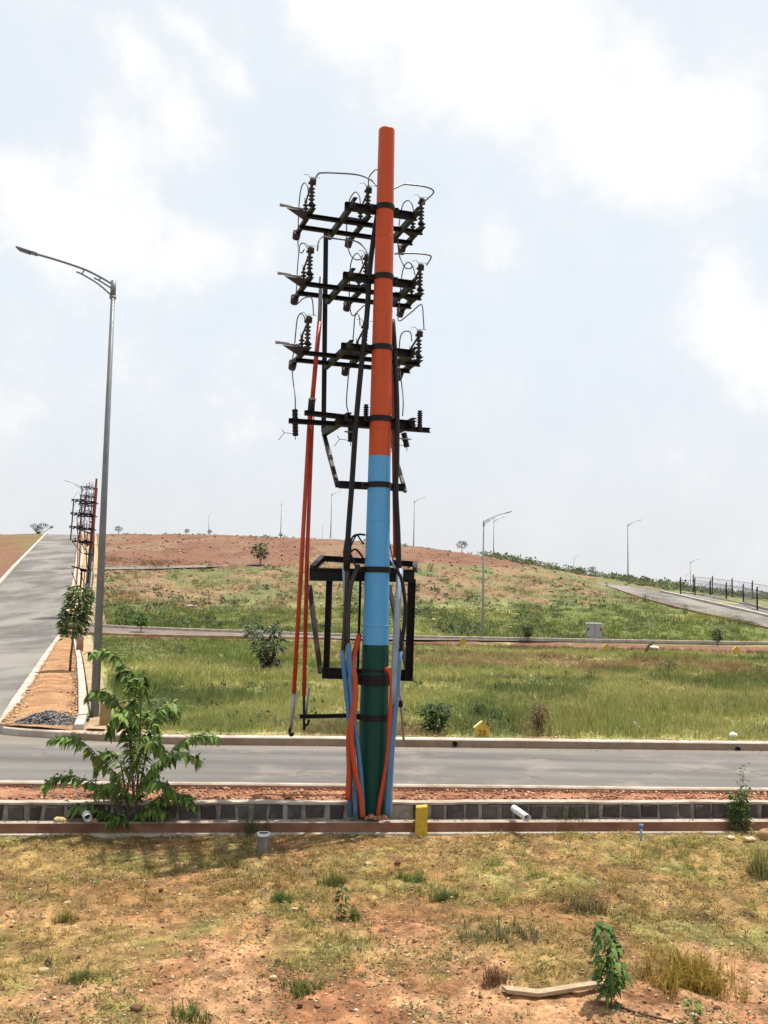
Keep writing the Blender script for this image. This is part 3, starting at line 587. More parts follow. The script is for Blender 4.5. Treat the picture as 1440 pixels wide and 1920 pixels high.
# insulator profile
def insul(mb, p, h, sheds, r, core, up=ez):
    prof = [(core * 1.2, 0), (core * 1.2, h * .08)]
    for k in range(sheds):
        z = h * (.12 + .78 * k / sheds); dz = h * .78 / sheds
        prof += [(core, z), (r, z + dz * .35), (r * .92, z + dz * .5), (core, z + dz * .75)]
    prof += [(core, h * .94), (core * 1.3, h * .95), (core * 1.3, h), (0, h)]
    mb.lathe(prof, p, up, 12)
def isolator(a, bA, bE, z, arm, seed, tri=True):
    """one phase of an isolating switch: rail, two post insulators, blade, terminal, end plate, outrigger"""
    rg = random.Random(seed)
    mb = MB(); rz = z + .045; mb.channel(Lc(a, bA - .06, rz), Lc(a, bE, rz), .05, .06, .008)
    mb.prism([Lc(a - .035, bE, rz - .06), Lc(a + .035, bE, rz - .06), Lc(a + .05, bE + .02, rz), Lc(a + .03, bE + .04, rz + .05), Lc(a - .03, bE + .04, rz + .05), Lc(a - .05, bE + .02, rz)], e2 * .012)
    rail = mb.build('isolator_switch', 'steel', pole)
    mb = MB(); mb.lathe([(0, 0), (.055, 0), (.062, .02), (.055, .10), (0, .10)], Lc(a, bE - .05, rz - .03), (e2 * .6 - ez * .6), 6, False); mb.build('end_plate', 'rust', rail)
    hA = .30; pA = Lc(a, bA, rz + .035)
    mb = MB(); mb.lathe([(.045, 0), (.05, .02), (.03, .05), (0, .05)], pA - ez * .01, ez, 8); mb.build('pivot', 'steel', rail)
    mb = MB(); insul(mb, pA + ez * .03, hA - .03, 4, .049, .020); mb.build('insulator', 'porcelain', rail)
    bB = bA + .36; hB = .20; pB = Lc(a - .0, bB, rz + .03); mb = MB(); insul(mb, pB, hB, 3, .046, .018); mb.build('insulator', 'porcelain', rail)
    tA = pA + ez * (hA + .02); tB = pB + ez * (hB + .01)
    mb = MB(); mb.beam(tB - (tA - tB) * .08, tA, .018, .028); mb.tube([tA - e1 * .05, tA + e1 * .055], .022, 8); mb.lathe([(0, 0), (.035, .01), (.045, .04), (.03, .075), (0, .08)], tA + ez * .0 + e1 * .01, ez, 8)
    mb.beam(tA + e1 * .05, tA + e1 * .05 + ez * .055, .02, .03); mb.beam(tA - e1 * .03 + ez * .04, tA + e1 * .06 + ez * .06, .02, .02)
    for s in (1, -1): mb.beam(tB + e1 * .016 * s, tB + e1 * .016 * s + ez * .05, .006, .03)
    mb.build('contact_blade', 'grey_steel' if False else 'rust', rail)
    mb = MB(); mb.tube(spline([tA + ez * .06, tA + ez * .09 - e1 * .03, tA + ez * .10 + e1 * .12], 4), .004, 5); mb.tube(spline([tA + ez * .06 - e1 * .02, tA + ez * .12 - e1 * .06, tA + ez * .09 - e1 * .13 - e2 * .03], 4), .004, 5); mb.build('arc_horn', 'wire', rail)
    mb = MB(); q = Lc(a, bA + .26, rz + .05)
    mb.prism([q + e2 * .10, q - e2 * .08, q - e1 * .05 - ez * .16 + e2 * .02], e1 * .012)
    mb.prism([q - e1 * .02, q - e1 * .30 + ez * .005, q - e1 * .02 - ez * .15], e2 * .012)
    mb.build('bracket_plate', 'rust', rail)
    if arm:
        mb = MB(); mb.tube([q - e1 * .05 + ez * .02, q - e1 * .36 + ez * .035], .020, 8); mb.tube([q - e1 * .36 + ez * .035, q - e1 * .40 + ez * .037], .026, 8); mb.build('operating_arm', 'grey_steel', rail)
    return tA, tB
TERM = {}
for li, z in enumerate((8.333, 7.33, 6.327)):
    mb = MB(); mb.channel(Lc(-.55, .14, z), Lc(.52, .14, z), .05, .11, .011); mb.build('cross_beam', 'steel', pole)
    for a in (-.49, .44):
        mb = MB(); mb.channel(Lc(a, -.12, z + .0), Lc(a, 1.30 if a < 0 else 1.16, z), .05, .086, .010); mb.build('support_bracket', 'steel', pole)
    for b in (.66, 1.10):
        mb = MB(); mb.channel(Lc(-.97, b, z), Lc(.80, b, z), .045, .06, .009); mb.build('cross_arm', 'steel', pole)
    for ph, (a, bA, bE) in enumerate(((-.955, .44, 1.40), (-.13, .42, 1.42), (.73, .52, 1.40))):
        TERM[li, ph] = isolator(a, bA, bE, z + (.0 if True else 0), ph == 0, li * 3 + ph)
# surge arrester tier
z4 = 5.33
mb = MB(); mb.channel(Lc(-.60, .15, z4 - .03), Lc(.56, .15, z4 - .03), .06, .15, .012); mb.build('cross_beam', 'steel', pole)
for a in (-.49, .44):
    mb = MB(); mb.channel(Lc(a, -.06, z4), Lc(a, 1.30 if a < 0 else 1.1, z4), .06, .105, .012); mb.build('support_bracket', 'steel', pole)
mb = MB(); mb.channel(Lc(-1.02, .22, z4 + .05), Lc(.30, .30, z4 + .03), .05, .068, .01); mb.build('cross_arm', 'steel', pole)
mb = MB(); mb.channel(Lc(-1.15, .62, z4), Lc(.92, .52, z4), .05, .068, .01); mb.build('cross_arm', 'steel', pole)
def arrester(p, q):
    p, q = Vector(p), Vector(q); d = q - p; L = d.length; mb = MB(); prof = [(.02, 0), (.042, .0)]
    for k in range(8): prof += [(.036, L * (k + .1) / 8), (.043, L * (k + .3) / 8), (.043, L * (k + .7) / 8), (.036, L * (k + .9) / 8)]
    mb.lathe(prof + [(.042, L), (0, L)], p, d, 12); o = mb.build('surge_arrester', 'cable', pole)
    mb = MB(); mb.beam(p + d * .42 - e1 * .09, p + d * .42 + e1 * .09, .04, .014); mb.lathe([(.05, 0), (.05, .02), (0, .02)], p + d * .40, d, 10, False); mb.build('mounting_strap', 'grey_steel', o)
    mb = MB(); w = q - d * .06; mb.tube([w, w - e1 * .16 + ez * .01, w - e1 * .24 - ez * .10], .005, 5); mb.tube([w - e1 * .16, w - e1 * .20 + ez * .06], .005, 5); mb.tube([w, q - ez * .06], .006, 5); mb.build('earth_tail', 'wire', o)
arrester(PP(553, 768, .55), PP(554, 817, .55)); arrester(PP(657.5, 797, .45), PP(657.5, 828, .45)); arrester(PP(757, 812, .6), PP(763, 838, .6))
for px, py, b in ((787, 796, .55), (686, 785, .25)):
    mb = MB(); insul(mb, PP(px, py, b), .20, 5, .044, .026); mb.lathe([(.036, -.10), (.036, 0), (.0, 0)], PP(px, py, b), ez, 10, False); mb.build('post_insulator', 'cable', pole)
# verticals at the ends of the brackets, braces and lower beam
mb = MB(); mb.channel(PP(607.5, 437, 1.22), PP(603, 810, 1.22), .06, .06, .010, (0, 1, 0)); mb.build('upright', 'steel', pole)
mb = MB(); mb.channel(Lc(.44, 1.12, 8.36), Lc(.44, 1.12, 5.28), .06, .06, .010, (0, 1, 0)); mb.build('upright', 'steel', pole)
def rod(name, pts, r, mat, n=8, k=0):
    mb = MB(); mb.tube(spline(pts, k) if k else pts, r, n); return mb.build(name, mat, pole)
q = [PP(607, 812, 1.1), PP(621, 862, .72), PP(633, 912, .3)]
mb = MB(); mb.beam(q[0], q[2], .055, .045); br = mb.build('diagonal_brace', 'steel', pole)
mb = MB(); mb.beam(q[0].lerp(q[2], .28), q[0].lerp(q[2], .52), .061, .051); mb.build('paint_patch', 'pvc_dirty', br)
mb = MB(); mb.beam(PP(732, 822, 1.0), PP(760, 922, .3), .045, .045); mb.build('diagonal_brace', 'pvc_dirty', pole)
mb = MB(); mb.channel(PP(635, 909, .18), PP(759, 915, .30), .06, .10, .012); mb.build('cross_beam', 'steel', pole)
# equipment platform: two frames, uprights and diagonals
F1, F2 = PP(580, 1077, .12), PP(777, 1080, .28)
mb = MB(); mb.channel(F1, F2, .08, .175, .014); mb.build('platform_beam', 'steel', pole)
B1, B2 = PP(601, 1047, .95), PP(775, 1058, 1.05)
mb = MB(); mb.channel(B1, B2, .06, .085, .012); mb.build('platform_beam', 'steel', pole)
mb = MB(); mb.channel(PP(582, 1066, .12), B1 + ez * .0, .06, .09, .012); mb.build('platform_side', 'steel', pole)
mb = MB(); mb.channel(PP(774, 1066, .28), B2, .06, .09, .012); mb.build('platform_side', 'steel', pole)
mb = MB(); mb.channel(PP(618, 1086, .2), PP(612, 1262, .2), .085, .085, .012, (1, 0, 0)); mb.build('hanger', 'steel', pole)
mb = MB(); mb.channel(PP(772, 1086, .3), PP(766, 1272, .3), .11, .11, .012, (1, 0, 0)); mb.build('hanger', 'steel', pole)
mb = MB(); mb.channel(PP(676, 1084, .22), PP(671, 1258, .22), .04, .035, .01, (1, 0, 0)); mb.build('hanger', 'steel', pole)
mb = MB(); mb.channel(PP(604, 1261, .18), PP(774, 1266, .3), .08, .15, .014); mb.build('platform_foot_beam', 'steel', pole)
q = [PP(580, 1098, .8), PP(582, 1130, .76), PP(601, 1262, .28)]
mb = MB(); mb.beam(q[0], q[2], .06, .05); mb.build('diagonal_brace', 'rust', pole)
mb = MB(); mb.beam(PP(729, 1098, .9), PP(765, 1262, .36), .055, .045); mb.build('diagonal_brace', 'rust', pole)
# small bracket that guides the operating rods
mb = MB(); mb.channel(PP(562, 1343, .25), PP(672, 1341, .05), .045, .055, .01); mb.build('rod_guide', 'steel', pole)
# operating rods with galvanised handles
rod('operating_rod', [PP(599, 604, .75), PP(591, 690, .65), PP(583, 780, .45)], .034, 'red'); rod('rod_tip', [PP(602, 520, .85), PP(599, 604, .75)], .03, 'grey_steel')
rod('rod_coupling', [PP(585, 748, .47), PP(583, 773, .45)], .05, 'cable'); rod('coupling_collar', [PP(585.5, 747, .47), PP(585.2, 751, .47)], .054, 'grey_steel')
rod('operating_rod', [PP(581, 773, .45), PP(566, 1040, .3), PP(551, 1300, .12)], .030, 'red'); rod('operating_rod', [PP(586, 773, .5), PP(576, 1040, .35), PP(570, 1305, .25)], .029, 'red')
h = rod('rod_handle', [PP(551.5, 1299, .12), PP(548, 1340, .12), PP(545.5, 1366, .12)], .022, 'grey_steel'); mb = MB(); mb.tube([PP(556, 1299, .1), PP(550, 1340, .1)], .012, 6); mb.build('handle_strip', 'grey_steel', h)
rod('rod_hook', [PP(545.5, 1362, .12), PP(543, 1372, .12), PP(546, 1379, .1), PP(550, 1374, .1)], .020, 'steel', 6, 4)
rod('rod_handle', [PP(570, 1305, .25), PP(570, 1340, .25), PP(570.5, 1369, .25)], .018, 'steel'); rod('handle_strip', [PP(580, 1290, .3), PP(573, 1345, .27)], .016, 'grey_steel'); rod('rod_hook', [PP(571, 1360, .25), PP(577, 1358, .22), PP(579, 1350, .2)], .018, 'steel', 6, 3)
rod('operating_rod', [PP(737, 640, .9), PP(738, 760, .7), PP(742, 1045, .4)], .036, 'red')
rod('stay_rod', [PP(748.5, 1275, .3), PP(752, 1325, .3), PP(757, 1389, .3)], .016, 'grey_steel'); mb = MB(); mb.lathe([(.0, 0), (.03, .01), (.035, .06), (.02, .10), (0, .11)], PP(751, 1327, .3), ez, 8); mb.build('stay_eye', 'steel', pole)
# power cables down the pole
rod('power_cable', [PP(707, 405, .2), PP(700, 450, .15), PP(693, 510, .1), PP(688, 590, -.05), PP(677, 690, -.12), PP(667, 800, -.16), PP(660, 905, -.18), PP(653, 1000, -.2), PP(651, 1060, -.2)], .037, 'cable', 10, 6)
rod('power_cable', [PP(736, 600, .2), PP(740, 660, .1), PP(744, 760, 0), PP(744, 860, -.1), PP(742, 915, -.1), PP(746, 1000, -.1), PP(748, 1070, -.1)], .037, 'cable', 10, 6)
rod('cable_trifurcation', [PP(653, 1010, -.2), PP(651, 1035, -.2), PP(650, 1070, -.2)], [.045, .058, .04], 'cable', 10)
rod('cable_lug_lead', [PP(654, 1025, -.2), PP(662, 1006, -.2), PP(674, 1002, -.15), PP(684, 1003, .0)], .014, 'cable', 6, 5); rod('cable_lug_lead', [PP(655, 1030, -.2), PP(668, 1004, -.2), PP(676, 1012, -.1), PP(682, 1020, .0)], .012, 'cable', 6, 5)
rod('cable_lug_lead', [PP(653, 1040, -.2), PP(664, 1030, -.2), PP(672, 1034, -.15), PP(682, 1048, .0)], .014, 'cable', 6, 5); rod('cable_lug_lead', [PP(658, 1040, -.2), PP(666, 1060, -.2), PP(670, 1066, -.1), PP(680, 1078, .0)], .014, 'cable', 6, 5)
rod('cable_lug_lead', [PP(728, 990, .1), PP(731, 1020, 0), PP(736, 1045, -.05), PP(741, 1066, -.1)], .008, 'cable', 6, 5); rod('cable_lug_lead', [PP(727, 1042, .0), PP(734, 1052, -.1), PP(741, 1066, -.15)], .012, 'pipe_pale', 6, 5)
rod('service_cable', [PP(651, 1066, -.2), PP(650, 1110, -.22), PP(646, 1180, -.22), PP(643, 1222, -.22)], .030, 'cable_grey', 8, 5)
rod('service_cable', [PP(672, 1060, -.1), PP(660, 1090, -.24), PP(654, 1130, -.26), PP(652, 1210, -.25)], .030, 'cable_grey', 8, 5)
rod('service_cable', [PP(742, 1062, -.12), PP(754, 1092, -.14), PP(760, 1140, -.14), PP(757, 1180, -.14), PP(751, 1222, -.16)], .026, 'cable', 8, 5)
rod('earth_pipe', [PP(646, 1058, -.12), PP(649, 1150, -.14), PP(655, 1260, -.18)], .032, 'pipe_pale'); rod('earth_pipe', [PP(750, 1066, -.1), PP(745, 1150, -.14), PP(738, 1290, -.2), PP(737, 1320, -.2)], .044, 'pipe_pale', 10)
rod('painted_pipe', [PP(641.5, 1219, -.22), PP(653, 1330, -.24), PP(664, 1440, -.27), PP(668, 1531, -.27)], .034, 'pipe_blue', 10, 5)
rod('painted_pipe', [PP(653, 1206, -.25), PP(662, 1330, -.27), PP(675, 1440, -.28), PP(681, 1531, -.28)], .034, 'pipe_blue', 10, 5)
rod('painted_pipe', [PP(654, 1420, -.2), PP(656, 1480, -.2), PP(657, 1532, -.2)], .034, 'pipe_blue', 10)
rod('painted_pipe', [PP(749.5, 1221, -.16), PP(742, 1320, -.2), PP(733, 1430, -.26), PP(726, 1531, -.27)], .037, 'pipe_blue', 10, 5)
rod('painted_pipe', [PP(737, 1300, -.18), PP(734, 1420, -.2), PP(732, 1480, -.2), PP(730, 1530, -.2)], .036, 'pipe_pale', 10, 5)
rod('flexible_conduit', [PP(674, 1190, .0), PP(662, 1240, -.2), PP(666, 1275, -.28), PP(665, 1320, -.30), PP(654, 1380, -.3), PP(655, 1440, -.3), PP(652, 1500, -.3)], .037, 'pipe_orange', 12, 6)
rod('flexible_conduit', [PP(665, 1262, -.3), PP(667, 1310, -.32), PP(659, 1370, -.34), PP(665, 1440, -.35), PP(676, 1490, -.34), PP(680, 1532, -.34)], .032, 'pipe_orange', 12, 6)
rod('flexible_conduit', [PP(722, 1258, -.1), PP(729, 1256, -.18), PP(735, 1280, -.2), PP(732, 1340, -.22), PP(727, 1420, -.24), PP(713, 1500, -.24), PP(708, 1534, -.22)], .031, 'pipe_orange', 12, 6)
# jumper wires between tiers (each one a stiff bent conductor)
def wire(pts, b, r=.009):
    bb = b if isinstance(b, (list, tuple)) else [b] * len(pts)
    mb = MB(); mb.tube(spline([PP(x, y, q) for (x, y), q in zip(pts, bb)], 5), r, 6); mb.build('jumper_wire', 'wire', pole)
wire([(588, 345), (595, 328), (605, 324), (640, 325), (672, 328), (693, 336), (706, 348), (716, 362)], [.3, .3, .3, .3, .25, .2, .1, .05], .012)
wire([(690, 364), (691, 345), (692, 332), (703, 319), (712, 320)], [.4, .35, .3, .2, .1])
wire([(727, 360), (741, 353), (757, 346), (775, 347), (797, 350), (811, 356), (811, 364), (790, 383)], [.1, .2, .3, .35, .45, .55, .6, .55], .012)
for (dx, dy, bs) in ((0, 0, .75), ):
    wire([(578, 362), (577, 350), (571, 343), (565, 352), (561, 380), (559, 430), (559, 460), (560, 470), (566, 474), (571, 467)], [.6, .6, .65, .7, .8, 1.0, 1.1, 1.0, .9, .85])
    wire([(582, 480), (577, 466), (569, 456), (562, 462), (558, 500), (556, 540), (554, 571), (568, 560), (582, 557), (586, 566), (588, 590)], [.6, .6, .65, .8, .9, 1, 1, .8, .6, .5, .4])
    wire([(572, 606), (571, 595), (565, 588), (558, 596), (555, 618), (552, 650), (548, 680), (549, 710), (553, 740), (554, 768)], [.6, .6, .65, .75, .8, .9, 1.0, .9, .7, .55])
wire([(676, 390), (674, 368), (667, 360), (660, 366), (654, 380), (650, 410), (651, 455), (656, 475), (665, 486), (676, 486), (680, 478)], [.55, .6, .65, .75, .8, .9, 1, 1, .95, .9, .8])
wire([(680, 495), (677, 483), (670, 475), (662, 482), (657, 500), (655, 540), (656, 575), (661, 592), (672, 583), (683, 573), (688, 578)], [.6, .6, .65, .8, .9, 1, 1, .9, .7, .6, .5])
wire([(675, 610), (674, 596), (670, 588), (665, 596), (663, 625), (659, 660), (655, 690), (651, 730), (650, 760), (655, 778), (657, 797)], [.55, .6, .65, .7, .8, .9, 1, .8, .6, .5, .45])
wire([(595, 470), (598, 452), (606, 444), (625, 447), (648, 450), (666, 452), (680, 461), (690, 476), (692, 490)], [.3, .4, .5, .5, .5, .45, .35, .2, .15], .012)
wire([(777, 402), (772, 382), (764, 376), (755, 385), (750, 410), (746, 440), (747, 470), (752, 488), (760, 502), (770, 503), (774, 496)], [.6, .65, .7, .8, .9, 1, 1, 1, .9, .85, .8])
wire([(740, 476), (765, 475), (790, 476), (806, 479), (808, 484), (800, 497)], [.3, .4, .5, .55, .55, .5], .012)
wire([(778, 515), (774, 500), (766, 492), (758, 499), (753, 520), (750, 560), (747, 601), (768, 588), (787, 572), (792, 575), (794, 600), (795, 618)], [.6, .65, .7, .8, .9, 1, 1, .8, .6, .55, .5, .5])
wire([(772, 640), (770, 624), (762, 621), (753, 626), (749, 645), (748, 680), (753, 720), (756, 750), (755, 780)], [.6, .65, .7, .8, .9, 1.0, .9, .75, .6])
# rubble packed round the foot
for k in range(5):
    mb = MB(); r = random.uniform(.03, .05); mb.lathe([(0, 0), (r, .01), (r * .9, r), (r * .4, r * 1.4), (0, r * 1.45)], PP(688 + 8 * k, 1535, -.3) + Vector((0, random.uniform(-.03, .03), -.01)), (random.uniform(-.3, .3), random.uniform(-.3, .3), 1), 6, False); mb.build('packing_stone', random.choice(['mortar', 'footing']), pole)
# two more switch poles of the same kind up the hill road, seen side-on
def pole_copy(px, top_py, base_py, d, rz, label):
    c = copy_tree(pole); b = WY(px, base_py, d); t = WY(px, top_py, d); c.location = (b.x, d, b.z); s = (t.z - b.z) / HT; c.scale = (s, s, s); c.rotation_euler = (0, R(3.5), rz); c['label'] = label
    for ch in c.children:
        if ch.name.startswith('pole_section'):
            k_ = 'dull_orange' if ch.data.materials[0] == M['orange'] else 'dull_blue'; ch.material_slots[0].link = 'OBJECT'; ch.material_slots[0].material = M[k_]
            ch['label'] = {'dull_orange': 'red orange upper section dulled by haze'}.get(k_, 'blue grey lower section dulled by haze')
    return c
M['dull_orange'] = pole_paint('hazed_orange_paint', (0.26, 0.05, 0.03), (0.2, 0.06, 0.045)); M['dull_blue'] = pole_paint('hazed_blue_grey_paint', (0.10, 0.12, 0.155), (0.12, 0.12, 0.14))  # distance haze and dark put into the paint colours of the far poles
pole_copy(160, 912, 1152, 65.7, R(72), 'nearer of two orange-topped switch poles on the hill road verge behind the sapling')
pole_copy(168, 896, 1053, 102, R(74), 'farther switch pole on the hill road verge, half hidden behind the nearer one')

# ------------------------------------------------------------------ street lamps
LG = 'street lamps on grey poles'
def make_lamp(H, label, mat='lamp', ax=1.0):
    root = empty('street_lamp', (0, 0, 0), label, 'street lamp', LG)
    mb = MB(); mb.tube([(0, 0, 0), (0, 0, H * .5), (0, 0, H)], [.098, .070, .044], 10); mb.build('pole', mat, root)
    mb = MB(); mb.box((0, 0, .015), .34, .34, .03)
    for a in (-.12, .12):
        for b in (-.12, .12): mb.lathe([(.02, 0), (.02, .06), (0, .06)], (a, b, .03), (0, 0, 1), 6, False)
    mb.build('base_plate', mat, root)
    mb = MB(); mb.tube([(0, 0, H - .37), (0, 0, H)], .062, 10); mb.tube([(0, 0, H - .40), (0, 0, H - .35)], .075, 10); mb.build('collar', mat, root)
    mb = MB(); A = [(.04, 0, H - .06), (.30, 0, H + .085), (.65, 0, H + .25), (1.09 * ax, 0, H + .25 + .17 * ax), (1.56 * ax, 0, H + .25 + .30 * ax)]; mb.tube(spline(A, 5), .026, 8); arm = mb.build('arm', mat, root)
    mb = MB(); mb.tube(spline([(.05, 0, H - .31), (.34, 0, H - .07), (.7, 0, H + .14), (.82, 0, H + .19)], 5), .018, 8); mb.tube([(.70, 0, H + .14), (.65, 0, H + .24)], .015, 6); mb.build('arm_brace', mat, root)
    mb = MB(); mb.tube(spline([(.05, 0, H - .16), (.31, 0, H + .0), (.43, 0, H + .06)], 5), .018, 8); mb.tube([(.31, 0, H), (.29, 0, H + .08)], .015, 6); mb.build('arm_brace', mat, root)
    mb = MB(); d = Vector((.95, 0, .3)).normalized(); p = Vector((1.50 * ax, 0, H + .25 + .28 * ax)); mb.beam(p, p + d * .12, .11, .06); mb.beam(p + d * .12, p + d * .46, .17, .036)
    mb.prism([p + d * .16 + Vector((0, -.07, -.03)), p + d * .42 + Vector((0, -.07, -.03)), p + d * .42 + Vector((0, .07, -.03)), p + d * .16 + Vector((0, .07, -.03))], (0.004, 0, -.012)); mb.build('luminaire', mat, root)
    return root
b1 = WZ(177, 1350, .22); t1 = WY(213, 525, b1.y); H1 = t1.z - b1.z
l1 = make_lamp(H1, 'tall grey street lamp at the hill road corner, arm reaching left', ax=1.14); l1.location = (b1.x, b1.y, .2)
l1.rotation_euler = (0, math.atan2(t1.x - b1.x, H1), R(180)); l1.rotation_euler = (0, 0, R(180))
l1.rotation_euler = (0, -math.atan2(t1.x - b1.x, H1), R(180))
lf = make_lamp(8.3, 'x', 'far_lamp')
def far_lamp(px, top_py, d, rz, label, first=[True], base=None):
    if first[0]: c = lf; first[0] = False
    else: c = copy_tree(lf)
    t = WY(px, top_py, d); g = landp(t.x, d) if base is None else base
    c.location = (t.x, d, t.z - 8.3 if base is None else g); c['label'] = label
    if base is not None: s = (t.z - g) / 8.3; c.scale = (s, s, s)
    return c
far_lamp(907, 976, 63.2, R(-4), 'street lamp standing on the cross-road kerb right of the painted pole', base=landp(6.7, 63.2)).rotation_euler = (0, 0, R(-8))
far_lamp(926, 973, 166, 0, 'small far lamp on the crest just right of the kerbside street lamp')
far_lamp(777, 936, 158, 0, 'lamp on the bare crest close to the right side of the painted pole')
far_lamp(622, 923, 169, 0, 'lamp on the bare crest between the orange rods and the painted pole').rotation_euler = (0, 0, R(30))
far_lamp(528, 941, 178, 0, 'lamp on the crest left of the orange rods, showing as a bare pole').rotation_euler = (0, 0, R(88))
far_lamp(605, 985, 300, 0, 'very small distant lamp beyond the crest beside the orange rods').rotation_euler = (0, 0, R(80))
far_lamp(1076, 1044, 270, 0, 'tiny distant lamp beyond the scrubby right shoulder of the hill')
far_lamp(1177, 979, 130, 0, 'tall pale lamp on the scrubby crest where the right-hand road reaches the top')
far_lamp(1294, 1051, 200, 0, 'lamp rising behind the wire fence at the right, the taller of the two there')
far_lamp(1286, 1075, 270, 0, 'shortest lamp behind the wire fence, left of its taller neighbour')
far_lamp(392, 963, 230, 0, 'thin distant lamp pole beyond the bare crest above the dark scrub').rotation_euler = (0, 0, R(85))
far_lamp(156, 908, 92, R(180), 'lamp behind the switch poles on the hill road, arm reaching left').rotation_euler = (0, 0, R(180))

# ------------------------------------------------------------------ plants
def leaf_arrays(P, D, S, W, droop, rg):
    """P base points, D directions, S lengths, W widths -> folded leaf of two triangles pairs"""
    n = len(P); W = W * rg.uniform(.55, 1.3, n); droop = droop * rg.uniform(.2, 1.8, n); D = D / (np.linalg.norm(D, axis=1)[:, None] + 1e-9); up = np.tile([0, 0, 1.0], (n, 1)) + rg.normal(0, .35, (n, 3)); s = np.cross(D, up); s /= np.linalg.norm(s, axis=1)[:, None] + 1e-9; nn = np.cross(s, D)
    mid = P + D * (S * .5)[:, None] + nn * (S * .06)[:, None]; tip = P + D * S[:, None] - np.array([0, 0, 1]) * (S * droop)[:, None]
    l = P + D * (S * .45)[:, None] + s * (W / 2)[:, None] - nn * (W * .12)[:, None]; r = P + D * (S * .45)[:, None] - s * (W / 2)[:, None] - nn * (W * .12)[:, None]
    V = np.stack([P, l, tip, r, mid], 1).reshape(-1, 3); k = np.arange(n)[:, None] * 5
    T = np.concatenate([k + [0, 4, 1], k + [1, 4, 2], k + [0, 3, 4], k + [3, 2, 4]], 0); return V, T
def leaf_cols(n, base, rg, var=.3):
    c = np.array(base)[None] * (1 + rg.normal(0, var, (n, 1)).clip(-.6, .8)); c = c * (1 + rg.normal(0, .08, (n, 3))); y_ = rg.random((n, 1)) < .04; c = np.where(y_, c * [1.9, 1.35, .9], c); return np.repeat(np.clip(c, .005, .8), 5, 0)
GL = (.060, .115, .026); DK = (.052, .085, .030); LT = (.12, .18, .035)
def plant(name, label, cat, p, H, stems, nleaf, ls, env, colr=GL, group=None, seed=1, spread=.25, lean=(0, 0), stem_r=.012, droop=.25, crown0=.15, wratio=.5, stem_mat='bark', part='foliage'):
    """env(t) = crown radius (m) at fraction t of the crown; stems fan out by spread"""
    rg = np.random.default_rng(seed); p = Vector(p); root = empty(name, p, label, cat, group); mb = MB(); PTS = []
    for k in range(stems):
        a = 2 * math.pi * k / stems + rg.uniform(0, 1); sp = spread * rg.uniform(.5, 1.1) if stems > 1 else spread * .3; h = H * rg.uniform(.8, 1.0) if k else H
        pts = [p + Vector((math.cos(a) * sp * h * t ** 1.2 + lean[0] * t * t + rg.normal(0, .015 * H) * t, math.sin(a) * sp * h * t ** 1.2 + lean[1] * t * t, h * t - .04 * (t == 0))) for t in np.linspace(0, .96, 6)]
        mb.tube(pts, [stem_r * (1 - .75 * i / 5) for i in range(6)], 6); PTS.append(pts)
    P = []; D = []
    for i in range(nleaf):
        pts = PTS[rg.integers(stems)]; t = crown0 + (1 - crown0) * rg.uniform(0, 1) ** .9; f = min(t / 1.0 * 5, 4.999); c = pts[int(f)].lerp(pts[int(f) + 1], f - int(f)); a = rg.uniform(0, 2 * math.pi); r = env((t - crown0) / (1 - crown0)) * math.sqrt(rg.uniform(.02, 1))
        q = c + Vector((math.cos(a) * r, math.sin(a) * r, rg.normal(0, .03 * H))); P.append(q); D.append((math.cos(a) + rg.normal(0, .35), math.sin(a) + rg.normal(0, .35), rg.uniform(-.6, .7)))
        if rg.uniform() < .05: mb.tube([c, c.lerp(q, .9)], stem_r * .3, 4, False)
    mb.build('stem', stem_mat, root); P = np.array([tuple(q) for q in P]); S = ls * rg.uniform(.6, 1.25, nleaf)
    V, T = leaf_arrays(P, np.array(D), S, S * wratio, droop, rg); mesh_arrays(part, V, T, leaf_cols(nleaf, colr, rg), 'leaf', root); return root

# big pinnate shrub beside the wall, left of the pole
bp = fhit(251, 1560); rgb = np.random.default_rng(5)
bush = empty('shrub', bp, 'large leafy shrub with long drooping feathery fronds before the stone wall', 'shrub')
by = bp.y
def BP(px, py, b): return WY(px, py, by + b)
mb = MB()
trunks = [[(250, 1562, 0), (251, 1500, 0), (246, 1430, .02), (243, 1370, 0), (241, 1300, .02), (232, 1245, .05)], [(256, 1558, .03), (262, 1480, .1), (275, 1410, .15), (285, 1350, .2)], [(246, 1558, -.03), (236, 1490, -.1), (226, 1430, -.15)], [(252, 1560, 0), (258, 1470, -.1), (262, 1390, -.18), (264, 1320, -.2)], [(249, 1560, .05), (238, 1500, .2), (250, 1410, .3), (256, 1330, .3)]]
for tr in trunks:
    pts = spline([BP(*q) for q in tr], 4); mb.tube(pts, [.022 * (1 - .7 * i / len(pts)) for i in range(len(pts))], 7)
mb.build('stem', 'bark', bush)
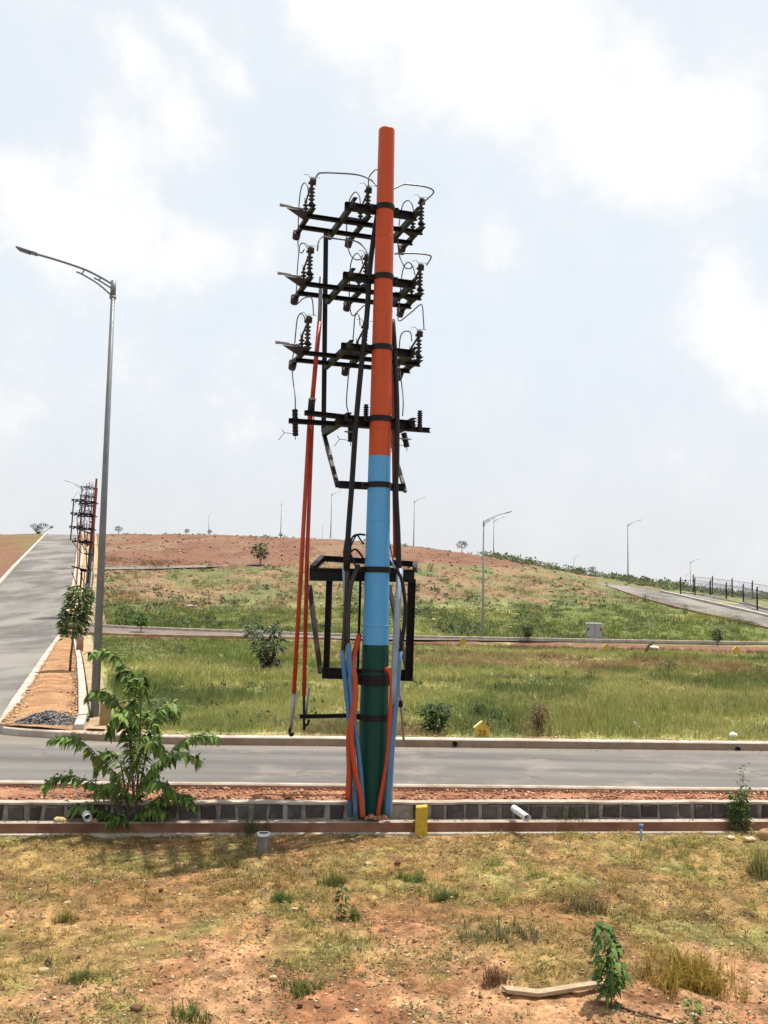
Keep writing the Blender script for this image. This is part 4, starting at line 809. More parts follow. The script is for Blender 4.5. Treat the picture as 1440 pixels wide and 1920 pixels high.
fr = [[(240, 1470, 0), (205, 1440, -.1), (160, 1395, -.2), (125, 1380, -.25), (96, 1385, -.3)], [(240, 1510, 0), (195, 1478, -.15), (140, 1456, -.3), (105, 1458, -.35), (85, 1470, -.4)],
      [(243, 1535, 0), (205, 1524, -.1), (165, 1510, -.2), (138, 1514, -.2)], [(256, 1480, .1), (295, 1440, .1), (335, 1395, .05), (370, 1378, 0), (408, 1382, -.05)],
      [(262, 1470, -.1), (300, 1425, -.2), (340, 1410, -.25), (374, 1424, -.3)], [(258, 1525, 0), (290, 1500, -.1), (325, 1487, -.15), (350, 1495, -.2), (364, 1510, -.2)],
      [(243, 1330, .0), (238, 1270, .05), (222, 1232, .05), (196, 1218, .05), (170, 1226, 0)], [(240, 1370, 0), (225, 1325, .0), (200, 1300, -.05), (178, 1296, -.1), (164, 1304, -.1)],
      [(243, 1400, 0), (248, 1340, -.1), (258, 1280, -.15), (268, 1268, -.2), (272, 1300, -.25)], [(268, 1420, .1), (285, 1360, .15), (305, 1325, .2), (325, 1318, .25), (332, 1345, .25)],
      [(250, 1440, -.1), (240, 1380, -.3), (228, 1340, -.4), (215, 1345, -.45), (206, 1372, -.5)], [(255, 1440, .1), (262, 1380, .3), (275, 1340, .4), (290, 1345, .45), (300, 1380, .5)],
      [(252, 1470, -.1), (262, 1420, -.3), (280, 1390, -.45), (300, 1395, -.5), (312, 1425, -.5)], [(245, 1470, 0), (225, 1430, .2), (205, 1410, .35), (190, 1420, .4), (180, 1445, .4)],
      [(247, 1360, .0), (255, 1310, .1), (250, 1265, .15), (235, 1250, .15), (224, 1268, .1)], [(250, 1500, 0), (275, 1470, -.2), (300, 1465, -.3), (322, 1480, -.35)],
      [(248, 1500, 0), (225, 1475, -.2), (200, 1470, -.3), (182, 1490, -.35)], [(252, 1540, 0), (270, 1520, -.15), (295, 1512, -.2), (312, 1525, -.25)], [(248, 1540, 0), (225, 1530, -.2), (205, 1538, -.25)],
      [(250, 1420, .0), (244, 1380, -.15), (240, 1350, -.25), (246, 1330, -.3), (256, 1345, -.35)], [(252, 1450, .0), (258, 1410, .1), (270, 1380, .1), (284, 1385, .1), (292, 1405, .1)]]
for fi, q in enumerate(fr):
    pts = spline([BP(*c) for c in q], 7); n = len(pts); mb = MB(); mb.tube(pts, [.008 * (1 - .7 * i / n) for i in range(n)], 5); rach = mb.build('frond', 'twig', bush)
    A = np.array([tuple(c) for c in pts]); P = []; D = []; S = []
    for t in np.linspace(.06, 1, int(n * 1.3)):
        f = t * (n - 1); i = min(int(f), n - 2); c = A[i] * (1 - f + i) + A[i + 1] * (f - i); d = A[i + 1] - A[i]; d /= np.linalg.norm(d); s = np.cross(d, [0, 0, 1]); s /= np.linalg.norm(s) + 1e-6
        for sg in (-1, 1):
            P.append(c); D.append(d * .45 + s * sg * .75 + np.array([0, 0, -.55 + rgb.normal(0, .2)]) + rgb.normal(0, .12, 3)); S.append(.165 * (1 - .45 * abs(t - .45)) * rgb.uniform(.75, 1.2))
            if rgb.uniform() < .55: P.append(c + rgb.normal(0, .02, 3)); D.append(rgb.normal(0, .5, 3) + [0, 0, .1]); S.append(.10 * rgb.uniform(.5, 1.3))
    S = np.array(S); V, T = leaf_arrays(np.array(P), np.array(D), S, S * .46, .3, rgb); base_c = np.array([.125, .195, .048]) * (1.25 if fi in (6, 9, 3) else 1)
    mesh_arrays('leaflets', V, T, leaf_cols(len(S), base_c, rgb, .3), 'leaf', rach)

PG = 'young plants around the plot'
def col_env(r): return lambda t: r * (.35 + 1.6 * t * (1 - t) * 1.5) if t < .95 else r * .3
def ball_env(r): return lambda t: r * math.sqrt(max(0.02, 1 - (2 * t - 1) ** 2))
def cone_env(r): return lambda t: r * (1.05 - .75 * t)
p = fhit(1146, 1886); plant('seedling', 'slim upright green seedling with drooping leaves on bare soil at the lower right', 'seedling', p, .60, 1, 230, .075, lambda t: .026 + .075 * math.sin(math.pi * min(t * .9 + .12, 1)) ** .8, (.105, .185, .050), PG, 3, .05, (-.06, 0), .006, .7, .12, .68, 'twig')
p = fhit(1297, 1912); plant('seedling', 'very small bright green seedling at the bottom edge, lower right', 'seedling', p, .15, 1, 36, .06, ball_env(.055), (.13, .19, .05), PG, 4, .05, (0, 0), .003, .5, .2)
p = fhit(640, 1722); plant('seedling', 'thin dark upright seedling among grass below the painted pole', 'seedling', p, .30, 1, 70, .055, col_env(.05), (.045, .09, .028), PG, 5, .05, (.01, 0), .004, .5, .1)
p = fhit(1388, 1562); plant('shrub', 'bushy young shrub in front of the stone wall beside the tan boulder', 'shrub', p, .62, 6, 620, .065, cone_env(.14), (.085, .145, .038), PG, 6, .22, (.03, .05), .009, .3, .08)
mb_ = plant('weed', 'wispy pale shoot rising above the bushy shrub at the right wall', 'weed', p + Vector((.05, .12, 0)), .95, 2, 90, .06, lambda t: .05, (.11, .14, .05), PG, 7, .08, (.02, 0), .004, .2, .35)
p = hit(131, 1262); plant('sapling', 'staked sapling with a dense oval crown on the orange verge beside the hill road', 'sapling', p, (1262 - 1098) / FOC * p.y, 1, 900, .20, lambda t: .40 * (.8 + .3 * math.sin(3 * t)) if t < .93 else .34, (.095, .145, .050), 'saplings in the distance', 8, .05, (.25, 0), .045, .35, .42, .5, 'twig')
p = hit(506, 1257); plant('shrub', 'dark many-stemmed shrub alone in the grass left of the orange rods', 'shrub', p, 100 / FOC * p.y * .95, 9, 380, .27, lambda t: .26, (.038, .068, .034), 'saplings in the distance', 9, .55, (-.5, 0), .03, .25, .06, .42, 'twig')
p = WZ(818, 1381, .25); p = Vector((p.x, 19.0, .22)); plant('weed', 'leafy green weed at the edge of the far kerb right of the pole', 'weed', p, .62, 8, 420, .13, lambda t: .20, (.050, .088, .024), 'weeds along the far kerb', 10, .35, (0, 0), .008, .3, .08)
p = Vector((WY(1012, 1380, 19.1).x, 19.1, .22)); plant('weed', 'dry reddish weed with bare twigs behind the far kerb', 'weed', p, .66, 16, 380, .075, lambda t: .10, (.125, .075, .035), 'weeds along the far kerb', 11, .28, (0, 0), .006, .2, .1, .4, 'twig')
p = Vector((WY(905, 1345, 20.5).x, 21.5, .25)); plant('weed', 'small dark weed in the grass above the house-shaped yellow marker', 'weed', p, .35, 5, 120, .08, lambda t: .1, DK, 'weeds along the far kerb', 12, .3)
p = Vector((WY(935, 1345, 21).x, 20.8, .25)); plant('weed', 'low green weed between the yellow marker and the dry reddish weed', 'weed', p, .3, 5, 120, .08, lambda t: .1, GL, 'weeds along the far kerb', 13, .4)
p = hit(300, 1368, 18); p = Vector((p.x, 19.1, .24)); plant('weed', 'dark clump behind the far kerb, partly hidden by the large feathery shrub', 'weed', p, .62, 6, 260, .11, lambda t: .2, (.05, .085, .03), 'weeds along the far kerb', 14, .2, (0, 0), .01)
for px, py, hpx, lab, sd, cc in [(1108, 1276, 24, 'small bushy weed in the field below the grey cabinet', 20, DK), (1062, 1268, 14, 'tiny tuft of weed in the field left of the bushy one', 21, DK), (990, 1204, 36, 'leaning sapling at the cross-road kerb right of the lamp', 22, DK), (1345, 1212, 34, 'dark sapling with a bent stem at the cross-road kerb on the right', 23, DK),
                                 (236, 1178, 48, 'rounded green bush beside the cross-road kerb near the tall lamp', 24, GL), (264, 1188, 40, 'slim green sapling right of the rounded bush at the cross-road', 25, GL), (340, 1232, 26, 'dark low bush in the grass just below the cross-road', 26, DK), (488, 1060, 44, 'lone sapling on the red soil slope below the crest', 27, DK), (655, 1150, 40, 'green bush seen between the pole cables on the slope', 28, GL),
                                 (1110, 1082, 20, 'dark shrub on the right shoulder of the hill', 29, DK), (808, 1072, 16, 'small shrub on the slope right of the painted pole', 30, GL), (1430, 1240, 22, 'green clump in the field at the right edge', 31, GL), (1255, 1262, 30, 'broad dark clump in the field at the right', 32, DK), (1150, 1224, 14, 'low bushy clump in the dirt beside the cross-road', 33, DK), (1210, 1128, 14, 'short weed on the verge of the right-hand road', 34, GL), (1283, 1150, 18, 'dark post-like weed beside the right-hand road', 35, DK)]:
    p = hit(px, py, 18.5); H = hpx / FOC * p.y; k = 'sapling' if 'sapling' in lab else ('shrub' if 'shrub' in lab or 'bush' in lab else 'weed')
    plant(k, lab, k, p, H, 4 if k != 'sapling' else 2, 150 if H < 1.2 else 260, H * .16, ball_env(H * (.24 if k == 'sapling' else .42)), cc, 'plants scattered over the field and slope', sd, .18, (0, 0), .012 * H + .006, .25, .35 if k == 'sapling' else .05)
for px, py, d, hpx, lab, sd in [(222, 1002, 187, 14, 'rounded tree on the crest right of the tall lamp', 40), (866, 1036, 153, 20, 'dark tree on the crest right of the painted pole', 41), (526, 1006, 176, 12, 'tiny tree on the bare crest behind the orange rods', 42), (350, 1000, 180, 13, 'small round tree on the crest, left of centre', 43), (393, 1000, 178, 12, 'dark bushy tree on the crest beside the thin lamp', 44)]:
    p = WY(px, py, d); p.z = landp(p.x, d); H = hpx / FOC * d * (1.15 if px in (866, 222) else .85); plant('tree', lab, 'tree', p, H, 1, 200, H * .16, ball_env(H * .45), (.06, .08, .05), 'small trees on the crest', sd, .1, (0, 0), .07, .2, .4, .5, 'bark', 'crown')
# spreading tree at the top of the hill road: flat clumps with gaps
d = 192; p = WY(70, 1003, d); p.z = landp(p.x, d); rt = empty('tree', p, 'spreading flat-topped tree at the top of the hill road, far left', 'tree', 'small trees on the crest'); rg = np.random.default_rng(50); mb = MB(); P = []
for (px, py, rr) in [(62, 985, .75), (66, 992, .55), (75, 983, .8), (77, 989, .5), (87, 984, .6), (97, 988, .4), (70, 988, .4)]:
    c = WY(px, py, d + rg.uniform(-.6, .6)); mb.tube([p, p.lerp(c, .6) + Vector((0, 0, -.2)), c], [.10, .06, .03], 6); P += [np.array(c) + rg.normal(0, 1, 3) * [rr * .55, rr * .5, rr * .3] for _ in range(60)]
mb.build('trunk', 'bark', rt); P = np.array(P); S = rg.uniform(.18, .36, len(P)); V, T = leaf_arrays(P, rg.normal(0, 1, P.shape), S, S * .6, .2, rg); mesh_arrays('crown', V, T, leaf_cols(len(P), (.07, .08, .065), rg), 'leaf', rt)

# ------------------------------------------------------------------ grass, scrub, pebbles (stuff)
def tufts(name, X, Y, Z, Hh, Wd, blades, cols, mat='grass', seg=2, seed=0, lean=.5, bw=.02):
    """many tufts of bent blades; cols (n,3)"""
    rg = np.random.default_rng(seed); n = len(X); k = blades; N_ = n * k; a = rg.uniform(0, 2 * np.pi, N_); rad_ = np.repeat(Wd, k) * rg.uniform(.0, 1, N_) * .5
    P = np.stack([np.repeat(X, k) + np.cos(a) * rad_, np.repeat(Y, k) + np.sin(a) * rad_, np.repeat(Z, k)], 1); h = np.repeat(Hh, k) * rg.uniform(.45, 1.1, N_); a2 = a + rg.normal(0, .7, N_); ln = rg.uniform(.1, 1, N_) * lean
    D = np.stack([np.cos(a2), np.sin(a2)], 1); fa = rg.uniform(0, np.pi, N_); s = np.stack([np.cos(fa), np.sin(fa), np.zeros(N_)], 1); w = (np.repeat(np.broadcast_to(bw, (n,)), k) * rg.uniform(.6, 1.3, N_))[:, None] * .5
    C = np.repeat(cols, k, 0) * (1 + rg.normal(0, .22, (N_, 1)).clip(-.5, .6)); C = np.clip(C * (1 + rg.normal(0, .05, (N_, 3))), .004, .9)
    tip = P + np.concatenate([D * (h * ln)[:, None], (h * np.sqrt(np.clip(1 - ln * .6, .1, 1)))[:, None]], 1)
    if seg == 1:
        V = np.stack([P - s * w, P + s * w, tip], 1).reshape(-1, 3); T = np.arange(N_ * 3).reshape(-1, 3); CC = np.repeat(C, 3, 0)
    else:
        mid = P + np.concatenate([D * (h * ln * .3)[:, None], (h * .6)[:, None]], 1); V = np.stack([P - s * w, P + s * w, mid - s * w * .8, mid + s * w * .8, tip], 1).reshape(-1, 3); b = np.arange(N_)[:, None] * 5
        T = np.concatenate([b + [0, 1, 3], b + [0, 3, 2], b + [2, 3, 4]], 0); CC = np.repeat(C, 5, 0)
    o = mesh_arrays(name, V, T, CC, mat); o['kind'] = 'stuff'; return o
# foreground turf
def scatter(n, x0, x1, y0, y1, fn, rg): 
    x = rg.uniform(x0, x1, n); y = rg.uniform(y0, y1, n); k = rg.uniform(0, 1, n) < fn(x, y); return x[k], y[k]
rg = np.random.default_rng(100)
inside = lambda x, y: (y < L_ledge(x) - .03) * 1.0
x, y = scatter(34000, -5.4, 6.0, 6.2, 13.0, lambda x, y: inside(x, y) * (fg_cover(x, y) * .95 + .05) * (.12 + .88 * sst(fbm(x * 4.5, y * 3.5, 3, 77), .38, .62)), rg)
gm = fbm(x * 1.1, y * 1.1, 4, 121); gm2 = fbm(x * .6, y * .6, 3, 131); t = sst(gm, .46, .68)[:, None]; t2 = sst(gm2, .5, .7)[:, None]
C = np.array([.42, .31, .115]) * (1 - t) + np.array([.25, .25, .075]) * t; C = C * (1 - t2 * .6) + np.array([.31, .17, .07]) * t2 * .5
tufts('dry_grass', x, y, fgz(x, y) - .005, (.018 + .060 * rg.random(len(x)) ** 1.8) * (1 + .5 * t[:, 0]), .05 + .07 * rg.random(len(x)), 10, C * (1 + rg.normal(0, .22, (len(x), 1))).clip(.4, 1.6), seg=2, seed=1, lean=1.6, bw=.006)
# low spreading weeds in the foreground
x, y = scatter(6500, -5.2, 5.8, 6.3, 12.9, lambda x, y: inside(x, y) * sst(fbm(x * 1.6, y * 1.6, 4, 141), .5, .66), rg); n = len(x); k = 5
P = np.stack([np.repeat(x, k) + rg.normal(0, .03, n * k), np.repeat(y, k) + rg.normal(0, .03, n * k), np.repeat(fgz(x, y), k) + rg.uniform(0, .04, n * k)], 1); D = np.concatenate([rg.normal(0, 1, (n * k, 2)), rg.uniform(-.1, .7, (n * k, 1))], 1); S = rg.uniform(.02, .045, n * k)
V, T = leaf_arrays(P, D, S, S * .5, .1, rg); cc = np.where(rg.random((n * k, 1)) < .35, np.array([[.22, .18, .06]]), np.array([[.10, .135, .045]])); cc = np.repeat(cc * (1 + rg.normal(0, .25, (n * k, 1))).clip(.4, 1.7), 5, 0)
mesh_arrays('ground_weeds', V, T, cc, 'leaf')['kind'] = 'stuff'
# dead leaves and straw lying on the plot
x, y = scatter(34000, -5.2, 5.8, 6.3, 12.9, lambda x, y: inside(x, y) * (.25 + .75 * sst(fbm(x * 2.2, y * 2.2, 4, 211), .38, .62)), rg); n = len(x)
P = np.stack([x, y, fgz(x, y) + rg.uniform(.004, .02, n)], 1); D = np.concatenate([rg.normal(0, 1, (n, 2)), rg.normal(0, .18, (n, 1))], 1); S = rg.uniform(.012, .045, n)
V, T = leaf_arrays(P, D, S, S * rg.uniform(.15, .6, n), .05, rg); q = rg.random((n, 1)); cc = np.where(q < .45, np.array([[.42, .29, .14]]), np.where(q < .7, np.array([[.20, .10, .05]]), np.where(q < .85, np.array([[.55, .44, .28]]), np.array([[.16, .15, .05]])))); cc = np.repeat((cc * (1 + rg.normal(0, .22, (n, 1)))).clip(.02, .75), 5, 0)
mesh_arrays('leaf_litter', V, T, cc, 'leaf')['kind'] = 'stuff'
# pebbles and clods
ico = [(0, 0, 1), (.9, 0, .2), (.25, .85, .25), (-.75, .5, .2), (-.7, -.55, .25), (.3, -.85, .2), (.5, .45, -.5), (-.5, 0, -.5)]
icof = np.array([(0, 1, 2), (0, 2, 3), (0, 3, 4), (0, 4, 5), (0, 5, 1), (1, 6, 2), (2, 6, 3), (3, 6, 7), (3, 7, 4), (4, 7, 5), (5, 7, 1), (1, 7, 6)])
def pebbles(name, X, Y, Z, S, cols, seed=0):
    rg = np.random.default_rng(seed); n = len(X); v = np.array(ico)[None] * (1 + rg.normal(0, .18, (n, 8, 3))); a = rg.uniform(0, 6.28, n); c, s = np.cos(a)[:, None], np.sin(a)[:, None]; vx = v[..., 0] * c - v[..., 1] * s; vy = v[..., 0] * s + v[..., 1] * c
    V = np.stack([vx * S[:, None] + X[:, None], vy * S[:, None] * rg.uniform(.6, 1, n)[:, None] + Y[:, None], v[..., 2] * S[:, None] * rg.uniform(.4, .8, n)[:, None] + Z[:, None]], -1).reshape(-1, 3)
    T = (icof[None] + (np.arange(n) * 8)[:, None, None]).reshape(-1, 3); o = mesh_arrays(name, V, T, np.repeat(cols, 8, 0), 'stone'); o['kind'] = 'stuff'; return o
def stone_cols(n, rg):
    t = rg.random((n, 1)); c = np.where(t < .45, np.array([[.34, .19, .11]]), np.where(t < .75, np.array([[.20, .095, .055]]), np.where(t < .92, np.array([[.46, .34, .22]]), np.array([[.55, .46, .36]])))); return np.clip(c * (1 + rg.normal(0, .2, (n, 1))), .02, .8)
x, y = scatter(19000, -5.2, 5.8, 6.3, 12.9, lambda x, y: inside(x, y) * (.35 + .65 * (1 - fg_cover(x, y))), rg)
S = .006 + .020 * rg.random(len(x)) ** 3 + .022 * (rg.random(len(x)) < .03) * rg.random(len(x)); pebbles('pebbles', x, y, fgz(x, y), S, stone_cols(len(x), rg), 2)
x = rg.uniform(-8, 8, 5200); tq = rg.random(5200); y = (L_wall(x) + .14) * (1 - tq) + L_nk(x) * tq; S = .008 + .026 * rg.random(5200) ** 3; left = np.repeat((x < -2.2)[:, None] & (rg.random((5200, 1)) < .35), 3, 1)
c = stone_cols(5200, rg) * [1.15, .95, .9]; c = np.where(left, np.array([.16, .15, .15]), c); pebbles('rubble', x, y, np.full(5200, HW + .004), S, c, 3)
# rubble along the ledge
x = rg.uniform(-7, 7, 700); y = L_ledge(x) + .02 + .12 * rg.random(700); pebbles('grit', x, y, np.zeros(700) + .004, .004 + .014 * rg.random(700) ** 3, stone_cols(700, rg), 4)
# grit and leaf litter at the foot of the far kerb
x = rg.uniform(-6, 9, 900); y = L_fk(x) + .2 + .25 * rg.random(900); pebbles('grit', x, y, np.full(900, .25), .008 + .02 * rg.random(900) ** 2, stone_cols(900, rg) * 1.2, 5)
x = rg.uniform(-8, 8, 1500); y = np.where(rg.random(1500) < .5, L_nk(x) + .14 + .25 * rg.random(1500) ** 2, L_fk(x) - .3 * rg.random(1500) ** 2); pebbles('grit', x, y, np.full(1500, .112), .004 + .012 * rg.random(1500) ** 3, stone_cols(1500, rg), 6)

# field and hill grass
def fan(n, y0, y1, fn, rg, a0=-.45, a1=.45):
    y = y0 * (y1 / y0) ** rg.random(n); x = rg.uniform(a0, a1, n) * y; k = rg.random(n) < fn(x, y); return x[k], y[k]
def offroad(x, y): return ((x > np.array([inner_x(v) for v in np.linspace(17, 215, 400)])[np.clip(((y - 17) / 198 * 399).astype(int), 0, 399)] + .75 + .012 * (y - 18)) & (y > L_fk(x) + .5) & ((y < cross_far(x) - np.interp(x, [-19, -8, 2, 12], [4.2, 3.0, 1.2, .06]) - .5) | (y > cross_far(x) + .6))) * 1.0
def gcol(x, y):
    u = 720 + FOC * x / y; c = hill_colour(x, y, u); return c
rg = np.random.default_rng(200)
x, y = fan(80000, 18.4, 57, lambda x, y: offroad(x, y) * (.35 + .65 * sst(fbm(x * .5, y * .4, 4, 151), .35, .6)), rg)
C = gcol(x, y) * 1.15; hh = .09 + .16 * rg.random(len(x)) * fbm(x * .8, y * .5, 3, 161) * 2
tufts('field_grass', x, y, land(x, y) + .02, hh * np.interp(y, [18, 57], [.8, 1.25]), np.full(len(x), .16) * np.interp(y, [18, 57], [.8, 1.6]), 6, C, seg=1, seed=3, lean=.8, bw=.007 + .0005 * y)
x, y = fan(9000, 18.6, 56, lambda x, y: offroad(x, y) * sst(fbm(x * .35, y * .3, 4, 171), .52, .66), rg); 
tufts('tall_grass', x, y, land(x, y) + .02, .22 + .28 * rg.random(len(x)), np.full(len(x), .25), 9, gcol(x, y) * [.85, .95, .8], seg=1, seed=4, lean=.6, bw=.008 + .0006 * y)
x, y = fan(20000, 18.6, 56, lambda x, y: offroad(x, y) * sst(fbm(x * .3, y * .25, 4, 181), .55, .7), rg)
tufts('seed_heads', x, y, land(x, y) + .12, .10 + .14 * rg.random(len(x)), np.full(len(x), .3), 4, np.tile([.34, .30, .13], (len(x), 1)), seg=1, seed=5, lean=.9, bw=.006 + .0005 * y)
x, y = fan(42000, 62.5, 118, lambda x, y: offroad(x, y) * np.where(y < 84, .9, .5 * sst(fbm(x * .5, y * .3, 4, 81), .42, .58) + .12), rg)
rd_hit = np.zeros(len(x), bool); u_ = 720 + FOC * x / y; keep = ~((u_ > 1110) & (y > np.interp(u_, [1120, 1210, 1340, 1440], [110, 99, 84, 68])))
x, y = x[keep], y[keep]; tufts('slope_grass', x, y, land(x, y), .18 + .40 * rg.random(len(x)) * fbm(x * .3, y * .3, 3, 5) * 1.6, np.full(len(x), .6), 7, gcol(x, y) * [1.0, .98, .82], seg=1, seed=6, lean=.7, bw=.03)
# shrubby clumps on the slope and crest
def clumps(name, x, y, r, n, colr, seed, zoff=.0, ls=.3):
    rg = np.random.default_rng(seed); m = len(x); P = np.stack([np.repeat(x, n), np.repeat(y, n), np.repeat(land(x, y) + zoff, n)], 1); v = rg.normal(0, 1, (m * n, 3)); v /= np.linalg.norm(v, axis=1)[:, None]; v[:, 2] = np.abs(v[:, 2]); q = v * rg.uniform(.4, 1, (m * n, 1)) * np.repeat(r, n)[:, None] * [1, 1, .8]
    S = ls * rg.uniform(.6, 1.3, m * n) * np.repeat(r / r.mean(), n) ** .5; V, T = leaf_arrays(P + q, v + rg.normal(0, .5, v.shape), S, S * .55, .15, rg); c = np.repeat(colr * (1 + rg.normal(0, .2, (m, 1))), n, 0); c = np.repeat(np.clip(c * (1 + rg.normal(0, .3, (m * n, 1)).clip(-.6, .8)), .006, .6), 5, 0)
    mesh_arrays(name, V, T, c, 'leaf')['kind'] = 'stuff'
rg = np.random.default_rng(300)
x, y = fan(1900, 64, 121, lambda x, y: offroad(x, y) * sst(fbm(x * .25, y * .2, 4, 191), .48, .62) * ((720 + FOC * x / y) < 1180), rg); clumps('slope_scrub', x, y, .22 + .75 * rg.random(len(x)) ** 3, 26, np.array([[.085, .112, .048]]), 7, ls=.24)
ux = np.concatenate([rg.uniform(905, 1290, 620), rg.uniform(230, 900, 90)]); dd = np.interp(ux, [0, 200, 400, 700, 950, 1177, 1300], [189, 188, 174, 159, 149, 131, 128]) + rg.normal(0, 2.5, len(ux)); xx = (ux - 720) / FOC * dd; kp = rg.random(len(ux)) < .25 + .75 * sst(fbm(ux * .02, ux * 0, 3, 9), .4, .6); ux, dd, xx = ux[kp], dd[kp], xx[kp]; rr = np.where(ux > 900, .15 + 1.1 * rg.random(len(ux)) ** 2.2, .2 + .35 * rg.random(len(ux)) ** 2); clumps('crest_scrub', xx, dd, rr, 30, np.array([[.135, .160, .078]]), 8, .0, .30)  # crest scrub paled: distance haze put into the leaf colour
ux = rg.uniform(1180, 1470, 420); dd = np.interp(ux, [1180, 1300, 1440], [122, 112, 104]) + rg.uniform(0, 14, 420); clumps('fence_scrub', (ux - 720) / FOC * dd, dd, .35 + .7 * rg.random(420) ** 1.5, 26, np.array([[.145, .170, .078]]), 9, .0, .30)
x, y = fan(900, 19, 56, lambda x, y: offroad(x, y) * sst(fbm(x * .3, y * .3, 3, 201), .5, .66), rg); clumps('field_scrub', x, y, .10 + .22 * rg.random(len(x)) ** 2, 20, np.array([[.07, .10, .034]]), 10, .02, .10)
# pale stones strewn on the slope
x, y = fan(9000, 64, 188, lambda x, y: offroad(x, y) * np.where(y > 82, .9, .12) * ((720 + FOC * x / y) < 1120), rg); pebbles('slope_stones', x, y, land(x, y) + .05, (.04 + .20 * rg.random(len(x)) ** 4 + .02) * np.interp(y, [64, 180], [.8, 1.3]), stone_cols(len(x), rg) * 1.0, 11)
x = np.concatenate([np.full(1, 0)]); y = x
yv = 18.5 * (56 / 18.5) ** rg.random(7000); xv = np.array([rg.uniform(float(road_edge(v)) + .2, inner_x(v) - .02) for v in yv]); pebbles('verge_stones', xv, yv, land(xv, yv) + .05, .012 + .05 * rg.random(7000) ** 4, np.clip(np.tile([.40, .25, .14], (7000, 1)) * (1 + rg.normal(0, .4, (7000, 1))), .05, .8), 12)
# heap of grey gravel at the corner
n = 2600; a = rg.uniform(0, 6.28, n); q = np.sqrt(rg.random(n)); gx_, gy_ = -6.68 + .66 * q * np.cos(a), 19.15 + .72 * q * np.sin(a); gz_ = .24 + .26 * (1 - q) ** .8 * rg.uniform(.5, 1, n); c = np.clip(np.tile([.15, .14, .135], (n, 1)) * (1 + rg.normal(0, .45, (n, 1))), .03, .6); pebbles('gravel_heap', gx_, gy_, gz_, .022 + .04 * rg.random(n) ** 2, c, 13)
n = 260; gx_, gy_ = b1.x + rg.normal(.05, .22, n), b1.y + rg.normal(0, .14, n); pebbles('gravel', gx_, gy_, np.full(n, .27), .02 + .05 * rg.random(n) ** 2, np.clip(np.tile([.14, .135, .135], (n, 1)) * (1 + rg.normal(0, .4, (n, 1))), .03, .6), 14)

# ------------------------------------------------------------------ single rocks
RGp = 'loose stones on the plot'
def rock(name, label, p, sx, sy, sz, colr, seed, group=RGp):
    rg = np.random.default_rng(seed); mb = MB(); n, m = 9, 6; prof = []
    V = []; 
    for i in range(m + 1):
        th = math.pi * i / m
        for k in range(n):
            ph = 2 * math.pi * k / n + (.2 if i % 2 else 0); r = 1 + rg.normal(0, .10); V.append((p.x + sx * r * math.sin(th) * math.cos(ph), p.y + sy * r * math.sin(th) * math.sin(ph), p.z + sz * .55 + sz * r * math.cos(th)))
    T = [(i * n + k, i * n + (k + 1) % n, (i + 1) * n + (k + 1) % n) for i in range(m) for k in range(n)] + [(i * n + k, (i + 1) * n + (k + 1) % n, (i + 1) * n + k) for i in range(m) for k in range(n)]
    c = np.array(colr)[None] * (1 + rg.normal(0, .12, (len(V), 1))); o = mesh_arrays(name, V, T, np.clip(c, .01, .8), 'stone', org=(p.x, p.y, p.z)); tag(o, label, 'rock', group)
TANR, DKR, PALE = (.36, .22, .115), (.13, .062, .04), (.5, .37, .24)
for px, py, w, hh, c, lab in [(1437, 1575, 34, 26, TANR, 'big tan boulder at the right edge in front of the wall'), (1405, 1576, 24, 9, PALE, 'pale flat rock between the shrub and the big tan boulder'), (1371, 1572, 16, 6, (.6, .48, .38), 'pale pinkish flat stone left of the bushy shrub at the wall'), (745, 1622, 12, 10, DKR, 'dark red clod just below the yellow marker post'), (812, 1627, 8, 7, DKR, 'small dark clod right of the larger clod below the yellow post'),
                              (90, 1808, 11, 16, (.12, .08, .06), 'dark upright clod in the lower left'), (82, 1822, 20, 10, PALE, 'pale rock at the foot of the dark upright clod, lower left'), (520, 1810, 12, 16, (.12, .08, .06), 'dark upright clod in the lower middle'), (512, 1836, 16, 9, PALE, 'pale rock below the dark clod in the lower middle'), (690, 1621, 14, 6, PALE, 'elongated pale stone below the painted pole'), (126, 1694, 14, 6, PALE, 'elongated pale stone in the left turf'), (553, 1706, 14, 6, PALE, 'elongated pale stone in the turf left of the dark seedling'),
                              (82, 1583, 13, 8, DKR, 'dark red clod near the wall at the left'), (302, 1672, 9, 9, DKR, 'red brown clod in the left middle turf'), (276, 1664, 8, 7, DKR, 'smaller red clod left of the left middle clod'), (458, 1698, 9, 8, DKR, 'red clod right of the left middle turf'), (452, 1588, 9, 8, (.28, .13, .06), 'orange brown stone near the short standing pipe'), (562, 1887, 12, 9, DKR, 'dark red stone near the bottom, left of centre'), (1172, 1752, 10, 6, DKR, 'dark clod beside the top of the slim seedling'), (255, 1892, 22, 9, DKR, 'flat reddish slab of earth at the bottom left'), (1345, 1893, 15, 9, DKR, 'dark clod below the golden grass clump')]:
    p = fhit(px, py); s = p.y / FOC; rock('rock', lab, p, w * s * .5, w * s * .42, hh * s * .5, c, px + py)
for px, py, w, hh, c, lab in [(112, 1540, 24, 10, (.5, .38, .2), 'yellowish flat stone on the ledge left of the white drain pipe'), (178, 1541, 16, 9, (.48, .33, .18), 'tan stone on the ledge right of the white drain pipe')]:
    p = WZ(px, py, 0); s = p.y / FOC; rock('rock', lab, p, w * s * .5, .05, hh * s * .5, c, px + py)
p = WZ(1378, 1385, .25); p.y = 18.9; p.z = .27; rock('rock', 'white stone on the grass edge behind the far kerb at the right', p, .09, .08, .06, (.7, .68, .62), 77, 'pale litter')
p = hit(1226, 1219); rock('rock', 'white rubbish lump beside the leaning stick at the cross-road', p, .36, .3, .16, (.78, .76, .74), 78, 'pale litter')
